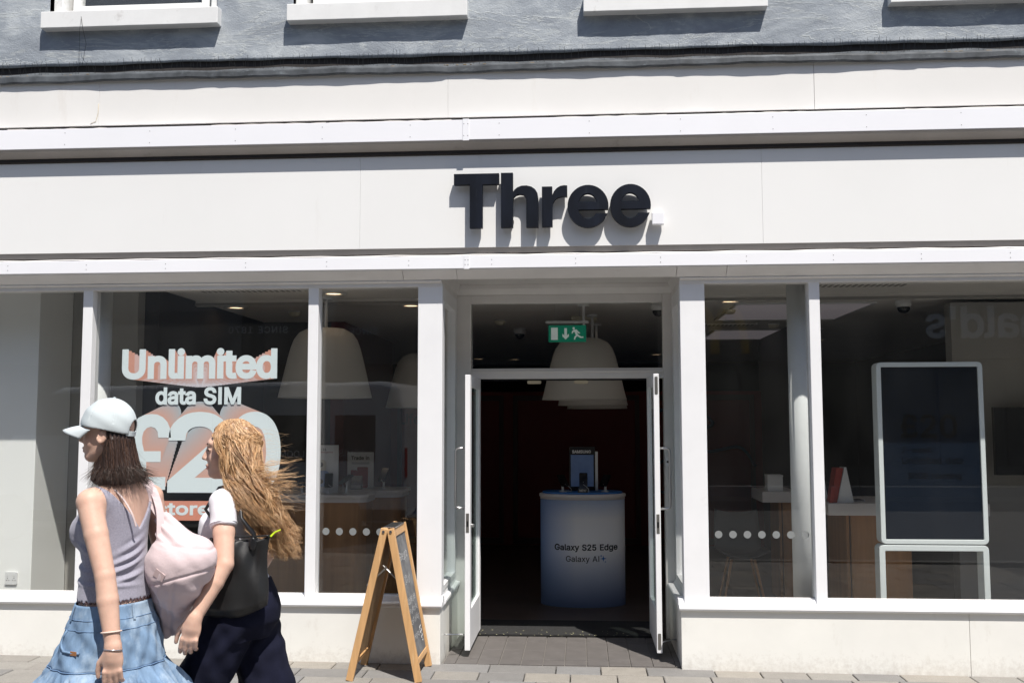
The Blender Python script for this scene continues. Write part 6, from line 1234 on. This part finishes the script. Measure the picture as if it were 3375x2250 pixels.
ribbon('cap_strap', [CC-cf_*.090+Lh*.042-up*.012, CC-cf_*.104+Lh*.018-up*.013, CC-cf_*.104-Lh*.018-up*.013, CC-cf_*.090-Lh*.042-up*.012], .020, .003, 'cap_white', cp, tuple(-cf_))
for s in (1,):
    MB().lathe([(.010*math.cos(a), .010*math.sin(a)) for a in np.linspace(-1.5, 1.5, 9)], tuple(H1+Fh*.083+Lh*.031+Z3*.0), 10, caps=False).build('eye', 'eye_dark', P1, smooth=True)
# bracelets
mat('cord_cream', (.66, .52, .45), .7); mat('silver', (.6, .55, .55), .25, .9)
dn = (wrL-elL)/np.linalg.norm(wrL-elL); u1 = np.cross(dn, A3(0, 1, 0)); u1 /= np.linalg.norm(u1); u2 = np.cross(dn, u1)
for c, r, th, m_, til in ((elL+(wrL-elL)*.80, .0350, .0032, 'cord_cream', .1), (wrL+dn*.012, .0315, .0022, 'silver', .25)):
    MB().tube([c+(u1*math.cos(a)+u2*math.sin(a))*r+dn*r*til*math.cos(a) for a in np.linspace(0, 2*math.pi, 40)], th, 6).build('bracelet', m_, P1, smooth=True)

# pink shoulder bag
mat('pink_canvas', (.60, .485, .495), .85, var=(7, .04), bump=(60, .35, .004), sheen=.1)
def bag(p):
    d = ell(p, A3(-1.605, -2.93, 1.105), [unit(.9, -.2), unit(.2, .9), Z3], [.132, .125, .100])
    d = smin(d, rcone(p, A3(-1.625, -2.93, 1.05), A3(-1.705, -2.80, .805), .124, .044), .06)
    d = smin(d, rcone(p, A3(-1.64, -2.92, 1.15), A3(-1.700, -2.90, 1.245), .084, .034), .03)
    d = smin(d, rcone(p, A3(-1.60, -2.95, 1.11), A3(-1.515, -2.965, 1.105), .085, .036), .04)
    return d
me = sdf_mesh('bag_body', bag, (-1.84, -3.15, .70), (-1.42, -2.66, 1.32), .0045)
def bag_fold(c):
    x, y_, z = c.T; t = z*.9+x*.75; low = np.clip((1.08-z)/.12, 0, 1); upk = np.clip((z-1.15)/.05, 0, 1)
    return low*(.0045*np.sin(x*55+z*34+y_*20)*np.sin(z*14+1)+.003*np.sin(x*95+z*40+2))+upk*(.006*np.sin(t*120+y_*40))+.0018*np.sin(x*40+z*70)*np.sin(y_*60+x*30)-.005*np.exp(-((z-1.035-.25*(x+1.6))/.005)**2)*(x > -1.72)+low*(.006*np.exp(-((x+1.66+(1.0-z)*.25)/.010)**2)+.006*np.exp(-((x+1.735+(.98-z)*.12)/.008)**2)-.005*np.exp(-((x+1.60+(1.0-z)*.42)/.007)**2)+.004*np.exp(-((z-.91+.4*(x+1.65))/.008)**2))-.004*np.exp(-((z-1.165+.18*(x+1.6))/.006)**2)
folds(me, bag_fold)
BG = thing('shoulder_bag', 'pale pink canvas shoulder bag hanging behind the woman in the cap', 'bag', (-1.64, -2.92, .8)); bb = link('bag_body', me, 'pink_canvas', BG)
ribbon('bag_strap', [pt1(-.118, .055, 1.385), pt1(-.118, -.01, 1.405), pt1(-.112, -.060, 1.388), pt1(-.10, -.115, 1.30), pt1(-.085, -.135, 1.20), pt1(-.08, -.135, 1.10), A3(-1.70, -2.98, 1.05)], .030, .004, 'pink_canvas', BG, tuple(-F1+L1*.6))
ribbon('bag_strap', [pt1(-.095, .055, 1.39), pt1(-.095, -.01, 1.412), pt1(-.09, -.065, 1.392), A3(-1.745, -2.93, 1.325), A3(-1.698, -2.925, 1.255)], .026, .004, 'pink_canvas', BG, tuple(-F1+L1*.6))
mat('pink_label', (.56, .43, .42), .8); ribbon('bag_label', [A3(-1.668, -3.055, 1.068), A3(-1.628, -3.062, 1.042)], .034, .003, 'pink_label', bb, (-.3, -1, -.15))
# ------------------------------------------------------------------ woman with long wavy hair
F2 = unit(-1.0, -.03); L2 = A3(-F2[1], F2[0], 0); O2 = A3(-1.488, -2.6, 0); Fg = unit(-.972, -.235); Lg = A3(-Fg[1], Fg[0], 0); H2 = A3(-1.532, -2.62, 1.530)
def pt2(s, f, z): return O2+L2*s+F2*f+Z3*z
T2 = smooth_tab([(.74, -.01, .11, .13), (.82, -.015, .145, .160), (.90, -.008, .140, .158), (.98, .004, .118, .138), (1.06, .012, .106, .124), (1.14, .022, .112, .128), (1.20, .034, .122, .138), (1.26, .024, .114, .142), (1.31, .008, .092, .138), (1.345, .0, .068, .108), (1.375, .0, .05, .065)])
s2, e2, w2 = A3(-1.510, -2.752, 1.312), A3(-1.466, -2.842, 1.068), A3(-1.553, -2.925, .868)
s2r, e2r, w2r = A3(-1.50, -2.455, 1.312), A3(-1.42, -2.41, 1.07), A3(-1.54, -2.36, .86)
def torso2(p, off=0.):
    d = loft(p, O2, F2, L2, T2, off); b = np.minimum(ell(p, pt2(.062, .112, 1.185), [F2, L2, Z3], [.038, .052, .055]), ell(p, pt2(-.062, .112, 1.185), [F2, L2, Z3], [.038, .052, .055]))-off
    d = smin(d, b, .03)
    for s in (-1, 1): d = smin(d, rcone(p, pt2(s*.045, 0, 1.348), pt2(s*.132, .004, 1.318), .034+off, .043+off), .04)
    return d
aL = lambda p, o=0.: chain(p, [pt2(.125, .004, 1.318), s2, s2*.5+e2*.5, e2, e2*.66+w2*.34, w2, w2+(w2-e2)*.06], [.043+o, .047+o, .0445+o, .037+o, .0375+o, .0265+o, .025+o], .006)
aR = lambda p, o=0.: chain(p, [pt2(-.125, .004, 1.318), s2r, e2r, w2r], [.043+o, .046+o, .037+o, .026+o], .006)
LEGF = [pt2(.085, .0, .83), A3(-1.625, -2.68, .50), A3(-1.735, -2.68, .10)]; LEGB = [pt2(-.085, -.02, .83), A3(-1.395, -2.52, .50), A3(-1.235, -2.52, .17)]
def body2(p):
    d = torso2(p); g = smin(chain(p, LEGF, [.08, .055, .036], .01), chain(p, LEGB, [.08, .055, .036], .01), .02)
    g = smin(g, rcone(p, LEGF[2]+A3(.01, 0, -.04), LEGF[2]+A3(-.15, 0, -.055), .034, .026), .02); g = smin(g, rcone(p, LEGB[2]+A3(.02, 0, -.03), LEGB[2]+A3(-.10, 0, -.13), .034, .026), .02)
    d = smin(d, g, .03); h = gate(p, w2+A3(-.02, 0, -.08), .13, lambda q: hand(q, w2+A3(-.004, -.004, -.006), A3(-.16, -.10, -1), A3(-.93, -.1, .15), A3(.2, -.95, .05), .62))
    a = smin(aL(p), h, .014); hr = gate(p, w2r+A3(-.02, 0, -.08), .13, lambda q: hand(q, w2r, A3(-.2, .0, -1), A3(-.95, .2, 0), A3(.2, .95, 0), .7))
    d = smin(d, np.minimum(a, smin(aR(p), hr, .014)), .02); d = smin(d, rcone(p, pt2(0, .0, 1.33), H2+A3(.022, .0, -.07), .052, .047), .03)
    return smin(d, gate(p, H2, .14, lambda q: head_sdf(q, H2, Fg, Lg)), .02)
P2 = thing('person', 'woman with long wavy blonde hair, white T-shirt and navy trousers walking left', 'person', (-1.488, -2.6, 0))
link('body', sdf_mesh('body', body2, (-1.98, -3.10, -.02), (-1.05, -2.25, 1.70), .0045), 'skin', P2)
mat('shirt_white', (.74, .73, .77), .85, bump=(260, .25, .0015), var=(6, .02), sheen=.1)
def shirt(p):
    d = torso2(p, .009); z = p[:,2]
    for ar, sh, el_ in ((aL, s2, e2), (aR, s2r, e2r)):
        ax = (el_-sh)/np.linalg.norm(el_-sh); t = (p-sh)@ax; d = smin(d, smax(ar(p, .0105), t-.105, .004), .012)
    q = p-O2; s = q@L2; d = smax(d, (z-(1.352+np.maximum(np.abs(s)-.07, 0)*.6))*.7, .006)
    return smax(d, .93-z, .005)
me = sdf_mesh('t_shirt', shirt, (-1.75, -2.95, .90), (-1.25, -2.25, 1.42), .0045)
folds(me, lambda c: .003*np.sin(c[:,0]*60+c[:,2]*48+c[:,1]*25)*np.exp(-((c[:,2]-1.22)/.06)**2)+.0045*np.sin(c[:,2]*80+c[:,0]*45)*np.exp(-((c[:,2]-1.05)/.08)**2))
ts = link('t_shirt', me, 'shirt_white', P2)
ax = (e2-s2)/np.linalg.norm(e2-s2); u1 = np.cross(ax, A3(0, 1, 0)); u1 /= np.linalg.norm(u1); u2 = np.cross(ax, u1); cc = s2+ax*.094
MB().tube([cc+(u1*math.cos(a)+u2*math.sin(a))*.0565 for a in np.linspace(0, 2*math.pi, 48)], .0022, 5).build('sleeve_hem', 'shirt_white', ts, smooth=True)
# wide trousers
mat('trouser_navy', (.008, .009, .021), .9, var=(14, .25), bump=(380, .3, .001), spec=.15)
def trousers(p):
    d = loft(p, O2, F2, L2, smooth_tab([(.74, -.012, .12, .14), (.80, -.016, .156, .168), (.86, -.016, .158, .170), (.92, -.008, .146, .164), (.97, .0, .130, .150)]), .004)
    d = smin(d, chain(p, [pt2(.08, .01, .80), A3(-1.640, -2.675, .50), A3(-1.735, -2.68, .10)], [.112, .112, .125], .02), .03)
    e = chain(p, [pt2(-.08, -.035, .79), A3(-1.385, -2.52, .50), A3(-1.245, -2.52, .17)], [.115, .112, .125], .02); d = smin(d, e, .02)
    return d
me = sdf_mesh('trousers', trousers, (-2.0, -2.95, .0), (-1.0, -2.25, 1.0), .006)
folds(me, lambda c: .006*np.sin(c[:,2]*46+c[:,0]*38+np.sin(c[:,1]*20))*np.clip((.62-c[:,2])/.1, 0, 1)+.005*np.sin((c[:,2]*.8-c[:,0]*.9)*70)*np.exp(-((c[:,2]-.72)/.07)**2)+.002*np.sin(c[:,0]*80+c[:,2]*30))
link('trousers', me, 'trouser_navy', P2)
for nm, (c, s_) in dict(f=(LEGF[2]+A3(-.07, 0, -.075), 1), b=(LEGB[2]+A3(-.06, 0, -.12), 1)).items():
    mat('shoe_white', (.6, .6, .6), .6) if 'shoe_white' not in M else None
    link('shoe', sdf_mesh('shoe', lambda p: smin(ell(p, c, [unit(-1, 0), unit(0, 1), Z3], [.125, .042, .035]), ell(p, c+A3(.06, 0, .03), np.eye(3), [.06, .04, .05]), .03), c-.2, c+.2, .008), 'shoe_white', P2)
for nm, c in dict(a=pt1(.085, -.20, .045), b=pt1(-.085, .27, .035)).items():
    link('shoe', sdf_mesh('shoe', lambda p: smin(ell(p, c, [F1, L1, Z3], [.125, .042, .035]), ell(p, c-F1*.06+Z3*.03, np.eye(3), [.055, .05, .045]), .03), c-.2, c+.2, .008), 'shoe_white', P1)
# eye, brow, lips
at2 = lambda f, l_, z: H2+Fg*f+Lg*l_+Z3*z
MB().lathe([(.0095*math.cos(a), .0065*math.sin(a)) for a in np.linspace(-1.5, 1.5, 9)], tuple(at2(.0835, .034, -.001)), 10, caps=False).build('eye', 'eye_dark', P2, smooth=True)
mat('brow_brown', (.12, .06, .03), .7)
MB().tube([at2(.095, .018, .024), at2(.092, .030, .028), at2(.080, .045, .025)], [.003, .0028, .0015], 6).build('eyebrow', 'brow_brown', P2, smooth=True)
MB().tube([at2(.0985, .0, -.0675), at2(.095, .012, -.069), at2(.086, .022, -.073)], [.0042, .0038, .0015], 8).build('lip', 'lip', P2, smooth=True); MB().tube([at2(.0965, .0, -.080), at2(.093, .012, -.079), at2(.085, .02, -.076)], [.0045, .004, .0015], 8).build('lip', 'lip', P2, smooth=True)
# hair: wind-blown locks in several shades over a soft core
for i, c in enumerate(((.53, .315, .155), (.38, .21, .095), (.68, .46, .27), (.24, .125, .055), (.59, .375, .195))): mat('hair_blonde_%d' % i, c, .42, var=(40, .25), spec=.5)
CORE = [A3(-1.488, -2.62, 1.555), A3(-1.448, -2.66, 1.435), A3(-1.392, -2.69, 1.32), A3(-1.338, -2.69, 1.215), A3(-1.275, -2.67, 1.135)]
def hair2(p):
    d = ell(p, H2+Fg*-.018+Z3*.022, [Fg, Lg, Z3], [.102, .088, .108]); q = p-H2; f = q@Fg; z = q[:,2]
    d = smax(d, (f-np.interp(z, [-.12, -.06, 0, .06, .12], [-.01, .004, .018, .055, .10]))*.85, .012); d = smax(d, -(z+.10), .02)
    return smin(d, chain(p, CORE, [.074, .070, .060, .045, .014], .03), .03)
me = sdf_mesh('hair', hair2, (-1.70, -2.85, 1.08), (-1.22, -2.45, 1.70), .006)
folds(me, lambda c: .005*np.sin(c[:,0]*90+c[:,2]*45+2*np.sin(c[:,2]*40))+.003*np.sin(c[:,1]*110+c[:,2]*80))
hair_2 = link('hair', me, 'hair_blonde_3', P2)  # darkest tone paints the deep shadow between locks into the core
LK = [[] for _ in range(5)]; LR = [[] for _ in range(5)]
def lock(P, r0, k, crimp, n=3, steps=30):
    """smooth the guide points and add crimped waves"""
    P = np.array(P, float); m_ = len(P); u = np.linspace(0, m_-1, steps); j = np.minimum(u.astype(int), m_-2); s = (u-j)[:,None]
    a, b_, c, d = P[np.maximum(j-1, 0)], P[j], P[j+1], P[np.minimum(j+2, m_-1)]; Q = .5*((2*b_)+(c-a)*s+(2*a-5*b_+4*c-d)*s*s+(3*b_-a-3*c+d)*s*s*s)
    t = np.linspace(0, 1, steps); side = rng.normal(0, 1, 3)*A3(1, .6, .4); side /= np.linalg.norm(side); fr = random.uniform(30, 44); ph, ph2 = random.random()*6.3, random.random()*6.3
    amp = crimp*np.clip((t-.12)*2.6, .08, 1); Q = Q+side*(amp*.9*np.sin(t*fr+ph))[:,None]+A3(.7, .2, .7)*(amp*.5*np.sin(t*fr*.61+ph2))[:,None]
    LK[k].append(Q); LR[k].append(r0*.8)
    for _ in range(4 if r0 > .0008 else 0):                # companions make each lock a small bundle
        o_ = rng.normal(0, .0034, 3); w_ = (.35+.9*t)[:,None]; k2 = (k+random.choice((0, 0, 2))) % 5; LK[k2].append(Q+o_*w_+side*(amp*.35*np.sin(t*fr*1.1+ph2))[:,None]); LR[k2].append(r0*.6)
def pick(): return random.choices(range(5), (30, 18, 18, 12, 22))[0]
axH = (Fg, Lg, Z3)
def scalp(th, ph):                                          # th around from front (0) to back, ph up
    return H2+Fg*-.018+Z3*.022+Fg*.108*math.cos(th)*math.cos(ph)+Lg*.094*math.sin(th)*math.cos(ph)+Z3*.114*math.sin(ph)
for _ in range(900):                                       # near side and back: from the parting down past the shoulder
    sd_ = random.random() < .78; th = random.uniform(.45, 3.0) if sd_ else random.uniform(3.0, 5.6); ph = random.uniform(.25, 1.35)
    p0 = scalp(th, ph); th2 = max(th, 1.15) if th < 3.14 else min(th, 5.1); th2 = th2+(math.pi-th2)*random.uniform(.05, .45)
    p1 = scalp(th2, random.uniform(-.15, .25))*1.0; out = (p1-H2); p1 = H2+out*random.uniform(1.0, 1.05)
    w_ = random.random(); o = random.gauss(0, 1)
    c2 = CORE[1]+A3(random.uniform(-.055, .065), random.uniform(-.085, .05), random.uniform(-.02, .02)); c3 = CORE[2]+A3(random.uniform(-.07, .085), random.uniform(-.07, .05), random.uniform(-.02, .03))
    c4 = CORE[3]+A3(random.uniform(-.07, .085), random.uniform(-.06, .05), random.uniform(-.03, .04)); c5 = CORE[4]+A3(random.uniform(-.05, .075), random.uniform(-.05, .05), random.uniform(-.07, .06))
    P = [p0, p0*.5+p1*.5+(p1-H2)*.06, p1, c2, c3]+([c4] if w_ < .9 else [])+([c5] if w_ < .7 else [])
    lock(P, random.uniform(.0011, .0024), pick(), random.uniform(.0022, .0058))
for _ in range(120):                                        # front hair line falling past the cheek
    th = random.uniform(.25, .9); p0 = scalp(th, random.uniform(.75, 1.3)); z1 = random.uniform(.02, .06)
    p1 = at2(random.uniform(.035, .060), .088, z1); p2 = at2(random.uniform(.012, .03), .097, -.03); p3 = at2(random.uniform(-.01, .02), .097, -.10); p4 = CORE[2]+A3(random.uniform(-.09, .0), -.085, random.uniform(.0, .05)); p5 = CORE[3]+A3(random.uniform(-.07, .05), -.06, 0)
    lock([p0, p1, p2, p3, p4, p5], random.uniform(.0011, .0024), pick(), random.uniform(.002, .005))
for _ in range(70):                                        # locks caught by the wind
    b0 = CORE[1]+A3(random.uniform(.0, .05), random.uniform(-.07, .02), random.uniform(-.08, .03)); y_ = random.uniform(-.05, .06)
    tip = b0+A3(random.uniform(.10, .215), y_, random.uniform(-.10, .04)); mid = b0*.5+tip*.5+A3(0, 0, random.uniform(-.035, .015))
    lock([CORE[0]+A3(.02, -.05, random.uniform(-.06, .02)), b0, mid, tip], random.uniform(.0006, .0016), random.choice((0, 2, 4)), random.uniform(.003, .006))
for _ in range(220):                                       # long windblown ends
    b0 = CORE[2]+A3(random.uniform(-.05, .08), random.uniform(-.07, .04), random.uniform(-.04, .04)); tip = A3(random.uniform(-1.325, -1.212), random.uniform(-2.73, -2.60), random.uniform(1.085, 1.185)); mid = b0*.5+tip*.5+A3(random.uniform(-.01, .02), 0, random.uniform(-.03, .0))
    lock([CORE[1]+A3(random.uniform(-.04, .05), -.06, 0), b0, mid, tip], random.uniform(.0008, .0020), pick(), random.uniform(.003, .006))
for _ in range(60):                                        # single flyaway hairs
    b0 = CORE[random.choice((0, 1, 2))]+A3(random.uniform(.02, .08), random.uniform(-.05, .05), random.uniform(-.05, .06)); lock([b0, b0+A3(.05, 0, random.uniform(-.02, .03)), b0+A3(random.uniform(.08, .2), random.uniform(-.04, .04), random.uniform(-.06, .06))], .0005, 2, .004)
for k in range(5): strands('hair_locks', LK[k], LR[k], 'hair_blonde_%d' % k, hair_2)

# black tote bag on her shoulder
mat('tote_black', (.009, .009, .0095), .48, var=(8, .25), bump=(22, .3, .004), spec=.5); mat('tote_leather', (.010, .010, .011), .32); mat('lime', (.45, .60, .02), .5)
TB = thing('tote_bag', 'black fabric tote bag hanging under the arm of the blonde woman', 'bag', (-1.49, -2.79, .83))
q00, q10, q11, q01 = A3(-1.575, -2.80, .862), A3(-1.318, -2.76, .890), A3(-1.297, -2.77, 1.179), A3(-1.548, -2.80, 1.168)
V = []; F = []; nu, nv = 48, 40
nrm = np.cross(q10-q00, q01-q00); nrm /= np.linalg.norm(nrm); nrm = nrm if nrm[1] < 0 else -nrm
for sd_ in (1, -1):
    for j in range(nv+1):
        for i in range(nu+1):
            u, v = i/nu, j/nv; p = (q00*(1-u)+q10*u)*(1-v)+(q01*(1-u)+q11*u)*v
            p = p+Z3*(-.022*(4*u*(1-u))*v**3*(1+.4*math.sin(u*9)))+A3(.012, 0, 0)*math.sin(v*5+1)*(u-.3)+Z3*(-.035*(4*u*(1-u))*(1-v)**2)                                   # sagging base
            t = (.010+.030*(1-v)**.7)*min(1, 7*u*(1-u)+.25)*min(1, v*9+.1)
            wr_ = .011*math.sin(u*8+v*5+1.5*math.sin(v*4))*math.sin(v*3.1)+.006*math.sin((u*1.3+v)*9+1)+.004*math.sin(u*21-v*8)*v
            p = p+nrm*(sd_*t+wr_*(1 if sd_ > 0 else .3)*min(1, 6*u*(1-u)))
            V.append(p)
n_ = (nu+1)*(nv+1)
for sd_ in (0, 1):
    for j in range(nv):
        for i in range(nu): a = sd_*n_+j*(nu+1)+i; q = (a, a+1, a+nu+2, a+nu+1); F.append(q if sd_ == 0 else q[::-1])
for i in range(nu):
    F.append((i, n_+i, n_+i+1, i+1)); a = nv*(nu+1)+i
for j in range(nv):
    a = j*(nu+1); F.append((a, a+nu+1, n_+a+nu+1, n_+a)); a += nu; F.append((a, n_+a, n_+a+nu+1, a+nu+1))
tb = MB().add(V, F).build('bag_body', 'tote_black', TB, smooth=True); solid(tb, .003)
MB().tube([q01*(1-u)+q11*u+nrm*.012 for u in np.linspace(.02, .98, 24)], .004, 6).build('rim', 'tote_leather', tb, smooth=True)
top_ = pt2(.095, .0, 1.405)
for dx, sd_ in ((.012, 1), (-.012, -1)):
    pf = q01*.80+q11*.20+nrm*.016*sd_; pb = q01*.28+q11*.72+nrm*.016*sd_
    MB().tube([pf-Z3*.05, pf+Z3*.01, pf*.55+A3(-1.575, -2.785, 1.30)*.45, A3(-1.565, -2.775, 1.285)+A3(dx, 0, 0), A3(-1.525, -2.745, 1.365)+A3(dx*.5, 0, .008), A3(-1.485, -2.725, 1.378)+A3(0, dx*.5, .006), A3(-1.440, -2.745, 1.33), A3(-1.42, -2.785, 1.25), pb+Z3*.01, pb-Z3*.05], .0075, 8).build('handle', 'tote_leather', TB, smooth=True)
    for c in (pf, pb): link('handle_patch', sdf_mesh('handle_patch', lambda p: ell(p, c-Z3*.03+nrm*.004*sd_, [A3(1, 0, 0), nrm, Z3], [.017, .006, .030]), c-.07, c+.07, .005), 'tote_leather', TB)
ribbon('pull_tab', [q11+nrm*.01-Z3*.005, q11+A3(.018, -.004, .012), q11+A3(.042, -.006, .022)], .012, .003, 'lime', TB, (0, -.4, 1))
